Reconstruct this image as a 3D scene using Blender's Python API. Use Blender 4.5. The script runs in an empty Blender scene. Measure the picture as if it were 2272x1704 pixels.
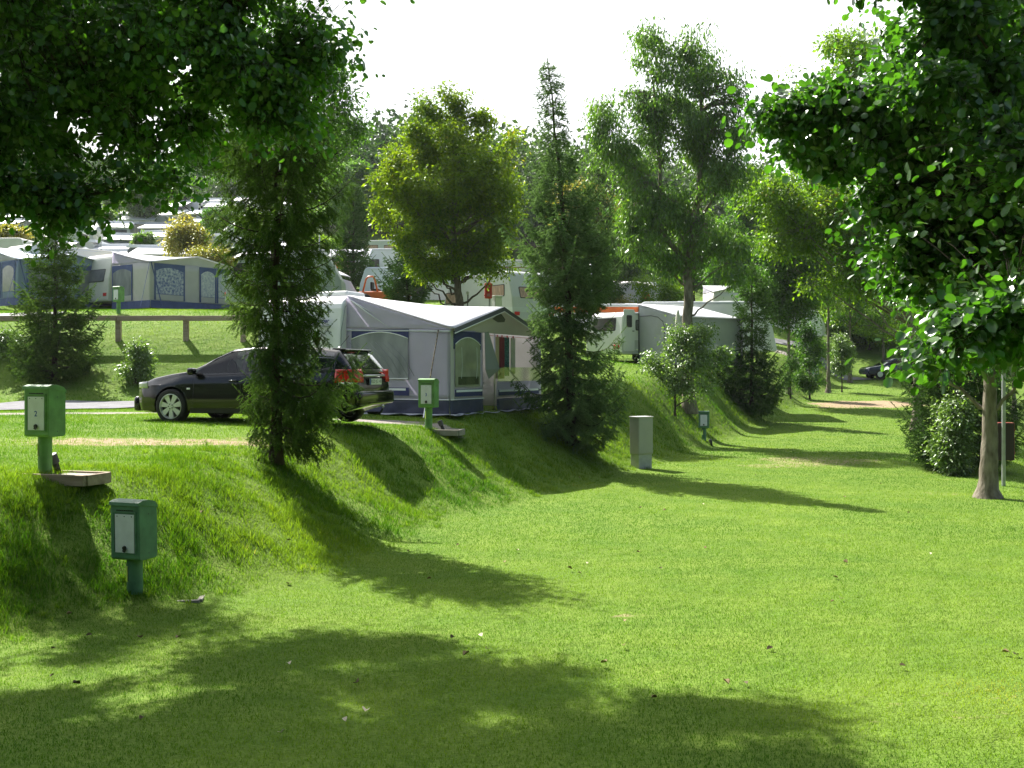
import bpy, math, random
import numpy as np
from mathutils import Vector, Matrix
R = np.random.default_rng(7)
random.seed(7)
S = bpy.context.scene
COL = S.collection
F = 2335.0; CX = 1136.0; HY = 823.0      # focal length, centre and horizon of the photograph, in its pixels

def at(px, py, d):
    """a point d metres in front of the camera seen at pixel px, py"""
    return ((px-CX)/F*d, d, (HY-py)/F*d)

# ------------------------------------------------------------------ objects
def tag(o, label=None, cat=None, group=None, kind=None):
    if label: o['label'] = label
    if cat: o['category'] = cat
    if group: o['group'] = group
    if kind: o['kind'] = kind
    return o

def thing(name, label, cat, loc=(0, 0, 0), rz=0.0, group=None):
    o = bpy.data.objects.new(name, None); COL.objects.link(o)
    o.empty_display_size = .2
    o.location = loc; o.rotation_euler = (0, 0, rz)
    return tag(o, label, cat, group)

def mesh_np(name, V, Fs, mats, parent=None, smooth=False, attr=None, midx=None, loc=None):
    V = np.asarray(V, np.float32)
    if not isinstance(Fs, (list, tuple)): Fs = [Fs]
    Fs = [np.asarray(f, np.int32) for f in Fs if len(f)]
    me = bpy.data.meshes.new(name)
    me.vertices.add(len(V)); me.vertices.foreach_set('co', V.ravel())
    loops = np.concatenate([f.ravel() for f in Fs])
    cnt = np.concatenate([np.full(len(f), f.shape[1], np.int32) for f in Fs])
    start = np.concatenate([[0], np.cumsum(cnt)[:-1]]).astype(np.int32)
    me.loops.add(len(loops)); me.loops.foreach_set('vertex_index', loops)
    me.polygons.add(len(cnt)); me.polygons.foreach_set('loop_start', start)
    me.polygons.foreach_set('loop_total', cnt)
    if smooth: me.polygons.foreach_set('use_smooth', np.ones(len(cnt), bool))
    if midx is not None: me.polygons.foreach_set('material_index', np.asarray(midx, np.int32))
    for m in (mats if isinstance(mats, (list, tuple)) else [mats]): me.materials.append(m)
    if attr:
        for k, a in attr.items():
            at_ = me.attributes.new(k, 'FLOAT', 'POINT'); at_.data.foreach_set('value', np.asarray(a, np.float32))
    me.update(calc_edges=True)
    o = bpy.data.objects.new(name, me); COL.objects.link(o)
    if parent: o.parent = parent
    if loc is not None: o.location = loc
    return o

class MB:
    """collects simple shapes and links them as one mesh"""
    def __init__(s): s.v = []; s.f = []; s.m = []
    def add(s, vs, fs, mi=0):
        n = len(s.v); s.v += [tuple(map(float, p)) for p in vs]
        s.f += [tuple(n+i for i in f) for f in fs]; s.m += [mi]*len(fs); return s
    def box(s, c, d, rz=0, mi=0, tilt=None):
        x, y, z = d[0]/2, d[1]/2, d[2]/2
        P = [Vector((a*x, b*y, e*z)) for e in (-1, 1) for b in (-1, 1) for a in (-1, 1)]
        M = Matrix.Rotation(rz, 3, 'Z')
        if tilt: M = M @ Matrix.Rotation(tilt[0], 3, tilt[1])
        P = [M @ p + Vector(c) for p in P]
        return s.add(P, [(0, 2, 3, 1), (4, 5, 7, 6), (0, 1, 5, 4), (2, 6, 7, 3), (0, 4, 6, 2), (1, 3, 7, 5)], mi)
    def prism(s, poly, o, u, v, w, mi=0):
        """polygon (a,b) in plane o+a*u+b*v, extruded by w"""
        o, u, v, w = map(Vector, (o, u, v, w)); n = len(poly)
        A = [o+u*a+v*b for a, b in poly]; B = [p+w for p in A]
        fs = [tuple(range(n))[::-1], tuple(range(n, 2*n))] + [(i, (i+1) % n, n+(i+1) % n, n+i) for i in range(n)]
        return s.add(A+B, fs, mi)
    def tube(s, path, r, n=8, mi=0, cap=True):
        P = [Vector(p) for p in path]; rr = r if isinstance(r, (list, tuple)) else [r]*len(P)
        vs = []; fs = []; up = Vector((0, 0, 1)); prev = None
        for i, p in enumerate(P):
            t = (P[min(i+1, len(P)-1)]-P[max(i-1, 0)]).normalized()
            a = t.cross(up) if abs(t.dot(up)) < .95 else t.cross(Vector((1, 0, 0)))
            if prev is not None:
                a = prev - t*prev.dot(t)
            a.normalize(); prev = a; b = t.cross(a)
            vs += [p+(a*math.cos(2*math.pi*k/n)+b*math.sin(2*math.pi*k/n))*rr[i] for k in range(n)]
        for i in range(len(P)-1):
            fs += [(i*n+k, i*n+(k+1) % n, (i+1)*n+(k+1) % n, (i+1)*n+k) for k in range(n)]
        if cap: fs += [tuple(range(n))[::-1], tuple((len(P)-1)*n+k for k in range(n))]
        return s.add(vs, fs, mi)
    def lathe(s, prof, c=(0, 0, 0), axis='Z', n=24, mi=0, cap=True):
        vs = []; fs = []
        for r, h in prof:
            for k in range(n):
                a = 2*math.pi*k/n; p = (r*math.cos(a), r*math.sin(a), h)
                if axis == 'Y': p = (p[0], h, p[1])
                if axis == 'X': p = (h, p[0], p[1])
                vs.append((p[0]+c[0], p[1]+c[1], p[2]+c[2]))
        for i in range(len(prof)-1):
            fs += [(i*n+k, i*n+(k+1) % n, (i+1)*n+(k+1) % n, (i+1)*n+k) for k in range(n)]
        if cap and prof[0][0] > 1e-4: fs.append(tuple(range(n))[::-1])
        if cap and prof[-1][0] > 1e-4: fs.append(tuple((len(prof)-1)*n+k for k in range(n)))
        return s.add(vs, fs, mi)
    def grid(s, fn, nu, nv, mi=0):
        vs = [fn(i/nu, j/nv) for j in range(nv+1) for i in range(nu+1)]; w = nu+1
        return s.add(vs, [(j*w+i, j*w+i+1, (j+1)*w+i+1, (j+1)*w+i) for j in range(nv) for i in range(nu)], mi)
    def build(s, name, mat, parent=None, smooth=False, bevel=0, seg=2, thick=0, auto=False):
        me = bpy.data.meshes.new(name); me.from_pydata(s.v, [], s.f)
        for m in (mat if isinstance(mat, (list, tuple)) else [mat]): me.materials.append(m)
        me.polygons.foreach_set('material_index', s.m)
        if smooth: me.polygons.foreach_set('use_smooth', [True]*len(s.f))
        me.update()
        import bmesh
        bm = bmesh.new(); bm.from_mesh(me); bmesh.ops.remove_doubles(bm, verts=bm.verts, dist=1e-5)
        if not thick: bmesh.ops.recalc_face_normals(bm, faces=bm.faces)
        if auto:
            for e in bm.edges:
                if len(e.link_faces) == 2 and e.calc_face_angle(0) > .6: e.smooth = False
        bm.to_mesh(me); bm.free()
        o = bpy.data.objects.new(name, me); COL.objects.link(o)
        if parent: o.parent = parent
        if thick:
            md = o.modifiers.new('t', 'SOLIDIFY'); md.thickness = thick; md.offset = 0
        if bevel:
            md = o.modifiers.new('b', 'BEVEL'); md.width = bevel; md.segments = seg; md.limit_method = 'ANGLE'
            md.harden_normals = False
        return o

def text_mesh(name, body, size, mat, parent, o, u, v, depth=.0015, shear=0, bold=0, align='CENTER'):
    cu = bpy.data.curves.new(name, 'FONT'); cu.body = body; cu.size = size; cu.extrude = depth
    cu.shear = shear; cu.align_x = align; cu.align_y = 'CENTER'; cu.offset = bold
    t = bpy.data.objects.new(name, cu); COL.objects.link(t)
    dg = bpy.context.evaluated_depsgraph_get(); dg.update()
    me = bpy.data.meshes.new_from_object(t.evaluated_get(dg)); bpy.data.objects.remove(t)
    me.name = name; me.materials.clear(); me.materials.append(mat)
    u = Vector(u).normalized(); v = Vector(v).normalized(); w = u.cross(v)
    M = Matrix((u, v, w)).transposed().to_4x4(); M.translation = Vector(o)
    me.transform(M)
    ob = bpy.data.objects.new(name, me); COL.objects.link(ob); ob.parent = parent
    return ob

# ------------------------------------------------------------------ materials
def mat(name, col, rough=.6, metal=0, var=0, vscale=8, bump=0, bscale=60, coat=0, spec=.5, trans=0, alpha=1, ior=1.45, col2=None, stretch=None):
    m = bpy.data.materials.new(name); m.use_nodes = True
    nt = m.node_tree; b = nt.nodes['Principled BSDF']
    b.inputs['Base Color'].default_value = (*col, 1); b.inputs['Roughness'].default_value = rough
    b.inputs['Metallic'].default_value = metal; b.inputs['Coat Weight'].default_value = coat
    b.inputs['Coat Roughness'].default_value = .04
    b.inputs['Specular IOR Level'].default_value = spec; b.inputs['IOR'].default_value = ior
    b.inputs['Transmission Weight'].default_value = trans
    tc = nt.nodes.new('ShaderNodeTexCoord'); src = tc.outputs['Object']
    if stretch:
        mp = nt.nodes.new('ShaderNodeMapping'); mp.inputs['Scale'].default_value = stretch
        nt.links.new(src, mp.inputs[0]); src = mp.outputs[0]
    if var or col2:
        n = nt.nodes.new('ShaderNodeTexNoise'); n.inputs['Scale'].default_value = vscale; n.inputs['Detail'].default_value = 6
        nt.links.new(src, n.inputs['Vector'])
        r = nt.nodes.new('ShaderNodeValToRGB'); r.color_ramp.elements[0].position = .35; r.color_ramp.elements[1].position = .65
        c2 = col2 or tuple(min(1, c*(1+var)) for c in col); c1 = col if col2 else tuple(c*(1-var) for c in col)
        r.color_ramp.elements[0].color = (*c1, 1); r.color_ramp.elements[1].color = (*c2, 1)
        nt.links.new(n.outputs['Fac'], r.inputs[0]); nt.links.new(r.outputs[0], b.inputs['Base Color'])
    if bump:
        n = nt.nodes.new('ShaderNodeTexNoise'); n.inputs['Scale'].default_value = bscale; n.inputs['Detail'].default_value = 5
        bp = nt.nodes.new('ShaderNodeBump'); bp.inputs['Strength'].default_value = bump; bp.inputs['Distance'].default_value = .02
        nt.links.new(src, n.inputs['Vector']); nt.links.new(n.outputs['Fac'], bp.inputs['Height'])
        nt.links.new(bp.outputs[0], b.inputs['Normal'])
    return m

def glass(name, tint=(.9, .95, .93), rough=.02):
    m = bpy.data.materials.new(name); m.use_nodes = True; nt = m.node_tree; nt.nodes.clear()
    out = nt.nodes.new('ShaderNodeOutputMaterial'); mx = nt.nodes.new('ShaderNodeMixShader')
    tr = nt.nodes.new('ShaderNodeBsdfTransparent'); gl = nt.nodes.new('ShaderNodeBsdfGlossy'); lw = nt.nodes.new('ShaderNodeLayerWeight'); lw.inputs[0].default_value = .5
    pw = nt.nodes.new('ShaderNodeMath'); pw.operation = 'POWER'; pw.inputs[1].default_value = 4; nt.links.new(lw.outputs['Facing'], pw.inputs[0])
    fr = nt.nodes.new('ShaderNodeMath'); fr.operation = 'MULTIPLY_ADD'; fr.inputs[1].default_value = .8; fr.inputs[2].default_value = .05; nt.links.new(pw.outputs[0], fr.inputs[0]); tr.inputs[0].default_value = (*tint, 1); gl.inputs['Roughness'].default_value = rough
    nt.links.new(fr.outputs[0], mx.inputs[0]); nt.links.new(tr.outputs[0], mx.inputs[1]); nt.links.new(gl.outputs[0], mx.inputs[2])
    nt.links.new(mx.outputs[0], out.inputs[0]); return m

LEAFK = 1.0
def leafmat(name, c1, c2, tcol, tw=.45, gloss=.25, rough=.4, big=.6, c3=None):
    c1 = tuple(v*LEAFK for v in c1); c2 = tuple(v*LEAFK for v in c2)
    """leaf: diffuse + light passing through + a waxy reflection; each leaf its own tone (attribute rnd)"""
    m = bpy.data.materials.new(name); m.use_nodes = True; nt = m.node_tree; nt.nodes.clear(); N = nt.nodes.new; L = nt.links.new
    out = N('ShaderNodeOutputMaterial'); a = N('ShaderNodeAttribute'); a.attribute_name = 'rnd'
    tc = N('ShaderNodeTexCoord'); no = N('ShaderNodeTexNoise'); no.inputs['Scale'].default_value = big; no.inputs['Detail'].default_value = 2
    L(tc.outputs['Object'], no.inputs['Vector'])
    ad = N('ShaderNodeMath'); ad.operation = 'MULTIPLY_ADD'; ad.inputs[1].default_value = 1.1; L(no.outputs['Fac'], ad.inputs[0])
    sb = N('ShaderNodeMath'); sb.operation = 'MULTIPLY_ADD'; sb.inputs[1].default_value = .7; sb.inputs[2].default_value = -.4
    L(a.outputs['Fac'], sb.inputs[0]); L(sb.outputs[0], ad.inputs[2])
    r = N('ShaderNodeValToRGB'); r.color_ramp.elements[0].color = (*c1, 1); r.color_ramp.elements[1].color = (*c2, 1)
    r.color_ramp.elements[0].position = .15; r.color_ramp.elements[1].position = .85
    if c3: e = r.color_ramp.elements.new(.94); e.color = (*c3, 1)
    L(ad.outputs[0], r.inputs[0])
    d = N('ShaderNodeBsdfDiffuse'); t = N('ShaderNodeBsdfTranslucent'); g = N('ShaderNodeBsdfGlossy'); g.inputs['Roughness'].default_value = rough
    g.inputs[0].default_value = (.9, .95, .9, 1)
    tm = N('ShaderNodeMix'); tm.data_type = 'RGBA'; tm.blend_type = 'MULTIPLY'; tm.inputs[0].default_value = 1
    L(r.outputs[0], d.inputs[0]); L(r.outputs[0], tm.inputs[6]); tm.inputs[7].default_value = (*tcol, 1); L(tm.outputs[2], t.inputs[0])
    m1 = N('ShaderNodeMixShader'); m1.inputs[0].default_value = tw; L(d.outputs[0], m1.inputs[1]); L(t.outputs[0], m1.inputs[2])
    lw = N('ShaderNodeLayerWeight'); lw.inputs[0].default_value = .5; pw = N('ShaderNodeMath'); pw.operation = 'POWER'; pw.inputs[1].default_value = 3; L(lw.outputs['Facing'], pw.inputs[0])
    fr = N('ShaderNodeMath'); fr.operation = 'MULTIPLY_ADD'; fr.inputs[1].default_value = .55; fr.inputs[2].default_value = .05; L(pw.outputs[0], fr.inputs[0])
    fm = N('ShaderNodeMath'); fm.operation = 'MULTIPLY'; fm.inputs[1].default_value = gloss; L(fr.outputs[0], fm.inputs[0])
    m2 = N('ShaderNodeMixShader'); L(fm.outputs[0], m2.inputs[0]); L(m1.outputs[0], m2.inputs[1]); L(g.outputs[0], m2.inputs[2])
    L(m2.outputs[0], out.inputs[0]); return m

def fabmat(name, col, tw=.4, var=.05, **k):
    """tent cloth: lets part of the sun through"""
    m = mat(name, col, .85, var=var, vscale=3, bump=.12, bscale=8, spec=.2, **k); nt = m.node_tree; b = nt.nodes['Principled BSDF']; o = nt.nodes['Material Output']
    t = nt.nodes.new('ShaderNodeBsdfTranslucent'); mx = nt.nodes.new('ShaderNodeMixShader'); mx.inputs[0].default_value = tw; t.inputs[0].default_value = (*col, 1)
    nt.links.new(b.outputs[0], mx.inputs[1]); nt.links.new(t.outputs[0], mx.inputs[2]); nt.links.new(mx.outputs[0], o.inputs[0]); return m
def barkmat(name, c1, c2, sc=3):
    return mat(name, c1, .9, col2=c2, vscale=9, bump=.9, bscale=26, spec=.2, stretch=(1, 1, .35))

# ------------------------------------------------------------------ terrain
PTS = [(-5.2, 11.6, -1.15), (-8, 9, -1.25), (-12, 6, -1.35), (-20, 6, -1.3), (-9, 16, -1.05), (-14, 16, -1.0), (-4.2, 15.6, -1.15),
 (-20, 16, -1.0), (-1.7, 21.5, -1.14), (-6.3, 19.7, -.95), (-3.6, 18.9, -.98), (-12, 20, -.97), (-4, 24, -.95), (0.5, 27, -.95), (-1, 23, -.97),
 (-14, 24, -.93), (-10, 30, -.85), (-14, 31, -.85), (-5, 30, -.87), (-20, 25, -.9), (-24, 31, -.85), (-1, 31, -.82), (1.6, 28.2, -.98),
 (3, 33, -.45), (4, 36.5, -.15), (6, 42, .14), (4, 45, .45), (9, 50, .5), (14, 60, .95), (18, 70, 2.0), (21, 80, 3.2),
 (-12, 36.3, 1.2), (-16, 36.3, 1.2), (-20, 36.6, 1.25), (-9, 36.4, 1.2), (-26, 37, 1.3), (-6.5, 37, 1.1), (-12, 32.8, -.7), (-16, 32.8, -.7), (-9, 32.8, -.7), (-20, 33, -.6),
 (-12, 34.6, .3), (-16, 34.6, .3), (-9, 34.6, .3), (-4, 37.5, .5), (-5, 34, -.5), (0, 41, 1.0), (2, 46, 1.6), (-4, 44, 2.0),
 (-18, 46, 2.6), (-12, 46, 2.6), (-8, 46, 2.5), (-24, 46, 2.7), (5, 51, 1.9), (8, 57, 1.7), (-20, 58, 5.0), (-14, 58, 5.0), (-27, 58, 5.2),
 (-9, 58, 4.5), (-10, 64, 5.7), (-6.6, 52, 3.1), (-5, 48, 2.9), (-34, 95, 12.3), (-46, 130, 18.5), (-10, 95, 10.5), (-14, 75, 8.2), (-8, 70, 6.6),
 (-14.7, 120, 16), (-30, 75, 8.3), (4, 60, 4.0), (8, 75, 5.2), (17, 76, 4.2), (12, 66, 2.6), (20, 75, 3.0), (24, 95, 5),
 (-60, 200, 25), (-20, 200, 23), (10, 200, 21), (40, 150, 14), (0, 130, 16), (60, 300, 36), (0, 400, 60), (120, 400, 52), (-140, 400, 62), (-120, 200, 28),
 (120, 200, 12), (200, 320, 30), (-60, 60, 5), (-60, 20, -1), (-30, 0, -1.3), (60, 100, 4), (45, 60, 1), (-200, 600, 90), (200, 600, 60), (0, 600, 66)]
PA = np.array(PTS, float)
SCX = 10.0
def _phi(d2): return .5*d2*np.log(d2+1e-9)
def _solve():
    n = len(PA); X = PA[:, :2]/SCX
    d2 = ((X[:, None]-X[None])**2).sum(-1); K = _phi(d2)+np.eye(n)*.004
    Pm = np.c_[np.ones(n), X]; A = np.block([[K, Pm], [Pm.T, np.zeros((3, 3))]])
    return np.linalg.solve(A, np.r_[PA[:, 2], 0, 0, 0])
_w = _solve()
def high(x, y):
    x = np.atleast_1d(np.asarray(x, float))/SCX; y = np.atleast_1d(np.asarray(y, float))/SCX
    out = np.empty(len(x))
    for i in range(0, len(x), 40000):
        a = x[i:i+40000]; b = y[i:i+40000]
        d2 = (a[:, None]-PA[None, :, 0]/SCX)**2+(b[:, None]-PA[None, :, 1]/SCX)**2
        out[i:i+40000] = _phi(d2)@_w[:-3]+_w[-3]+_w[-2]*a+_w[-1]*b
    return out
def sstep(a, b, x):
    t = np.clip((x-a)/(b-a), 0, 1); return t*t*(3-2*t)
def low(x, y):
    return np.interp(y, [-30, 0, 6, 10, 20, 34, 45, 56, 66, 80], [-2.1, -2.1, -2.22, -2.28, -2.42, -2.46, -2.1, -1.5, -.9, .1])
def bank_s(x, y):          # distance to the left of the foot of the grass bank
    return (x+3.9)*-.917+(y-10.4)*.4+1.0*np.exp(-((y-12.2)/2.7)**2)
def right_s(x, y):         # distance to the right of the lawn's right hand edge
    return (x-9.9)*.92+(y-20.5)*-.39
def wob(x, y, s=1.0):
    return (np.sin(x*1.7*s+y*.6*s)+np.sin(y*2.3*s-x*.9*s+1.3)+np.sin((x+y)*3.9*s+.7)*.6)/2.6
def ground(x, y):
    x = np.atleast_1d(np.asarray(x, float)); y = np.atleast_1d(np.asarray(y, float))
    s = bank_s(x, y)+.12*wob(x, y, .7); w = sstep(-.35, 2.75, s)
    L = low(x, y)-1.2*sstep(0, 2.6, right_s(x, y))*(1-sstep(70, 90, y))
    H = high(x, y); w = np.maximum(w, sstep(72, 92, y))
    near = (1-sstep(40, 80, y))
    return L*(1-w)+H*w+wob(x, y)*.012*near+wob(x, y, 2.3)*.02*near*(w*(1-w)*4)
def gz(x, y): return float(ground(x, y)[0])
def on(px, d, dz=0.0):
    """the ground point d metres out below pixel column px"""
    x = (px-CX)/F*d; return (x, d, gz(x, d)+dz)
# ------------------------------------------------------------------ ground sheet
def nodes(lo, a, b, hi, st, g):
    L = [a]; s = st
    while L[0] > lo: s *= g; L.insert(0, L[0]-s)
    c = list(np.arange(a+st, b, st)); L += c; s = st
    while L[-1] < hi: s *= g; L.append(L[-1]+s)
    return np.array(L)
gx = nodes(-520, -17, 17, 560, .2, 1.07); gy = nodes(-16, -4, 45, 900, .2, 1.035)
GX, GY = np.meshgrid(gx, gy); fx, fy = GX.ravel(), GY.ravel(); fz = ground(fx, fy)
def blob(x, y, cx, cy, rx, ry, ang=0):
    c, s = math.cos(ang), math.sin(ang); a = (x-cx)*c+(y-cy)*s; b = -(x-cx)*s+(y-cy)*c
    q = (a/rx)**2+(b/ry)**2+.35*wob(x, y, 1.6)
    return np.clip(1.35-q, 0, 1)
def bare_mask(x, y):      # worn, straw coloured patches
    m = np.zeros_like(x)
    for cx, cy, rx, ry, w, an in [(-5.9, 16.1, 2.5, .62, .70, .1), (-3.8, 16.9, 1.1, .25, .6, .2), (-7.6, 15.4, 1.0, .3, .5, 0), (8.2, 28.5, 2.2, 1.9, .55, .3), (7.0, 27.0, 1.5, .8, .5, .2), (18.0, 53, 3.2, 2.2, 1, .15), (16.2, 51.5, 1.8, 1.2, .7, .1),
                              (7.5, 33.0, 1.2, .9, .35, 0), (1.1, 9.75, .16, .10, .6, 0), (3.0, 7.0, 1.1, .6, .3, .2), (10, 24, 1.5, 1.2, .3, .4), (11.5, 38, 1.5, 1.2, .3, .4), (8.6, 20.8, .6, .5, .4, 0)]:
        m = np.maximum(m, w*blob(x, y, cx, cy, rx, ry, an))
    return m
def gravel_mask(x, y):    # gravel pitch edges
    m = blob(x, y, -2.4, 21.9, 1.5, .45, -.15)
    m = np.maximum(m, blob(x, y, -8.8, 23.0, 2.6, .35, .05)); m = np.maximum(m, blob(x, y, -13.0, 22.6, 3.2, .45, -.02))
    m = np.maximum(m, blob(x, y, 15.7, 64, 3.0, 1.2, 0)); return np.maximum(m, blob(x, y, -10.5, 16.2, 2.5, .5, 0)*.6)
bm_ = bare_mask(fx, fy); gm_ = gravel_mask(fx, fy)
wood_ = sstep(96, 130, fy)
nx, ny = len(gx), len(gy)
ii = (np.arange(ny-1)[:, None]*nx+np.arange(nx-1)[None]).ravel()
Q = np.c_[ii, ii+1, ii+nx+1, ii+nx]

def ground_material():
    m = bpy.data.materials.new('lawn_ground'); m.use_nodes = True; nt = m.node_tree; b = nt.nodes['Principled BSDF']; N = nt.nodes.new; L = nt.links.new
    tc = N('ShaderNodeTexCoord')
    def noise(sc, det=6, st=None):
        n = N('ShaderNodeTexNoise'); n.inputs['Scale'].default_value = sc; n.inputs['Detail'].default_value = det
        if st:
            mp = N('ShaderNodeMapping'); mp.inputs['Scale'].default_value = st; L(tc.outputs['Object'], mp.inputs[0]); L(mp.outputs[0], n.inputs['Vector'])
        else: L(tc.outputs['Object'], n.inputs['Vector'])
        return n.outputs['Fac']
    def ramp(f, a, ca, c, cb):
        r = N('ShaderNodeValToRGB'); r.color_ramp.elements[0].position = a; r.color_ramp.elements[0].color = (*ca, 1)
        r.color_ramp.elements[1].position = c; r.color_ramp.elements[1].color = (*cb, 1); L(f, r.inputs[0]); return r.outputs[0]
    def mix(f, a, c):
        x = N('ShaderNodeMix'); x.data_type = 'RGBA'; L(f, x.inputs[0]); L(a, x.inputs[6]); L(c, x.inputs[7]); return x.outputs[2]
    fine = ramp(noise(34, 8), .3, (.055, .11, .012), .72, (.15, .24, .035))
    mid = ramp(noise(1.3, 5), .3, (.085, .165, .016), .7, (.18, .25, .035))
    g = N('ShaderNodeMix'); g.data_type = 'RGBA'; g.inputs[0].default_value = .5; L(fine, g.inputs[6]); L(mid, g.inputs[7])
    straw = ramp(noise(26, 8), .3, (.20, .135, .08), .7, (.44, .34, .22))
    grav = ramp(noise(60, 6), .35, (.14, .12, .11), .65, (.44, .39, .35))
    soil = ramp(noise(2, 6), .3, (.02, .028, .012), .7, (.045, .05, .022))
    def am(name, sc, k):
        a = N('ShaderNodeAttribute'); a.attribute_name = name; k = k*1.5
        s = N('ShaderNodeMath'); s.operation = 'MULTIPLY_ADD'; s.inputs[1].default_value = k; s.inputs[2].default_value = -k/2; L(noise(sc, 6), s.inputs[0])
        p = N('ShaderNodeMath'); p.operation = 'ADD'; L(a.outputs['Fac'], p.inputs[0]); L(s.outputs[0], p.inputs[1])
        q = N('ShaderNodeMapRange'); q.inputs[1].default_value = .42; q.inputs[2].default_value = .75; L(p.outputs[0], q.inputs[0]); return q.outputs[0]
    c = mix(am('bare', 7, .8), g.outputs[2], straw); c = mix(am('gravel', 5, .6), c, grav); c = mix(am('wood', .3, .2), c, soil)
    L(c, b.inputs['Base Color']); b.inputs['Roughness'].default_value = .95; b.inputs['Specular IOR Level'].default_value = .15
    bp = N('ShaderNodeBump'); bp.inputs['Strength'].default_value = .7; bp.inputs['Distance'].default_value = .03; L(noise(45, 6), bp.inputs['Height'])
    b2 = N('ShaderNodeBump'); b2.inputs['Strength'].default_value = .5; b2.inputs['Distance'].default_value = .15; L(noise(3.5, 5), b2.inputs['Height'])
    L(bp.outputs[0], b2.inputs['Normal']); L(b2.outputs[0], b.inputs['Normal']); return m
GROUND = mesh_np('ground', np.c_[fx, fy, fz], Q, ground_material(), smooth=True, attr={'bare': bm_, 'gravel': gm_, 'wood': wood_})
tag(GROUND, kind='structure')

def strip(name, pts_l, pts_r, m, lift=.02, n=60):
    """a sheet laid on the ground between two polylines"""
    def res(p):
        p = np.array(p, float); d = np.r_[0, np.cumsum(np.hypot(*np.diff(p, axis=0).T))]; t = np.linspace(0, d[-1], n)
        return np.c_[np.interp(t, d, p[:, 0]), np.interp(t, d, p[:, 1])]
    A, B = res(pts_l), res(pts_r); k = 9; V = []
    for t in np.linspace(0, 1, k): P = A*(1-t)+B*t; V.append(np.c_[P, ground(P[:, 0], P[:, 1])+lift])
    V = np.concatenate(V); i = (np.arange(k-1)[:, None]*n+np.arange(n-1)[None]).ravel()
    o = mesh_np(name, V, np.c_[i, i+1, i+n+1, i+n], m, smooth=True); tag(o, kind='structure'); return o
ASPH = mat('asphalt', (.17, .17, .18), .9, var=.18, vscale=3, bump=.5, bscale=80, spec=.2)
strip('road', [(-30, 23.6), (-13.5, 23.6), (-9.5, 24.8), (-7.6, 27.0), (-5, 30.5), (-1.5, 33)], [(-30, 30.5), (-14, 30.6), (-10.5, 31), (-8, 32), (-5.5, 33.5), (-2.5, 35.5)], ASPH, .03)
strip('path', [(-30, 37.7), (-21, 37.9), (-17, 38.2)], [(-30, 39.4), (-21, 39.6), (-16.8, 39.7)], mat('pale_asphalt', (.38, .37, .37), .9, var=.1, bump=.3), .05)
strip('path', [(14.5, 67.5), (19, 68.5), (24, 70)], [(14.4, 69.3), (18.8, 70.3), (23.6, 72)], ASPH, .06)

# ------------------------------------------------------------------ grass blades
def keepmask(x, y):
    k = np.ones(len(x), bool)
    k &= (bare_mask(x, y)+R.random(len(x))*.5) < .85
    k &= (gravel_mask(x, y)+R.random(len(x))*.5) < .7
    rd = (x < -7.5) & (y > 23.4+np.clip(x+13.5, 0, 9)*.38) & (y < 30.7+np.clip(x+14, 0, 9)*.2); k &= ~rd
    # under the awning of the big tent and the car
    ax, ay = x+3.77, y-24.0; u = ax*.415+ay*.909; v = ax*.909-ay*.415
    k &= ~((u > -.35) & (u < 5.2) & (v > -2.4) & (v < 2.95))
    return k
def blades(n, ylo, yhi, wid, hgt_l, hgt_b, half=.52, seg=2, dpow=1.0):
    # more blades close to the camera
    y = ylo+(yhi-ylo)*R.random(n)**dpow; x = (R.random(n)*2-1)*(y*half+.8)
    s = bank_s(x, y); fade = R.random(n) < np.clip((y-ylo)/3+(ylo < 5)*9, 0, 1)*np.clip((yhi-y)/3.5, 0, 1)
    k = keepmask(x, y) & fade & (s < np.where(y > 31, 40, 14)) & (right_s(x, y) < 4)
    x, y, s = x[k], y[k], s[k]; n = len(x)
    bank = sstep(-.3, .5, s)*(1-sstep(2.0, 3.2, s)); up = sstep(2.0, 3.2, s)
    tuft = np.clip(wob(x, y, 2.1)+wob(x+4, y-3, 4.7)*.6, -.6, 1.2)
    h = (hgt_l*(1-bank)+hgt_b*bank*(1+.75*tuft))*(1+.35*up*(1+tuft))*(.55+.8*R.random(n))
    z = ground(x, y)-.006
    a = R.random(n)*2*np.pi; lean = .25+.55*R.random(n)**1.5; la = R.random(n)*2*np.pi
    w = wid*(.7+.6*R.random(n))*(1+.5*bank)
    sx, sy = np.cos(a)*w/2, np.sin(a)*w/2; dx, dy = np.cos(la)*lean*h, np.sin(la)*lean*h
    dry = np.clip(.5*wob(x, y, .33)+.35*wob(x+7, y-2, .9)+.25*wob(x-3, y+5, 2.6)-.15, 0, 1)*.55+.5*blob(x, y, 3.0, 6.9, 1.6, 1.0, .2)+.45*bare_mask(x, y)
    rnd = np.clip(R.random(n)*.52+.25*(wob(x, y, .8)*.5+.5)+.8*dry-.07, 0, 1)
    P = lambda px, py, pz: np.stack([px, py, pz], 1)
    if seg == 2:
        V = np.stack([P(x-sx, y-sy, z), P(x+sx, y+sy, z), P(x+sx*.75+dx*.35, y+sy*.75+dy*.35, z+h*.55), P(x-sx*.75+dx*.35, y-sy*.75+dy*.35, z+h*.55), P(x+dx, y+dy, z+h*.95)], 1)
        b = np.arange(n)[:, None]*5; Fq = b+np.array([[0, 1, 2, 3]]); Ft = b+np.array([[3, 2, 4]]); return V.reshape(-1, 3), [Fq, Ft], np.repeat(rnd, 5)
    V = np.stack([P(x-sx, y-sy, z), P(x+sx, y+sy, z), P(x+dx, y+dy, z+h)], 1)
    b = np.arange(n)[:, None]*3; return V.reshape(-1, 3), [b+np.array([[0, 1, 2]])], np.repeat(rnd, 3)
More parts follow.
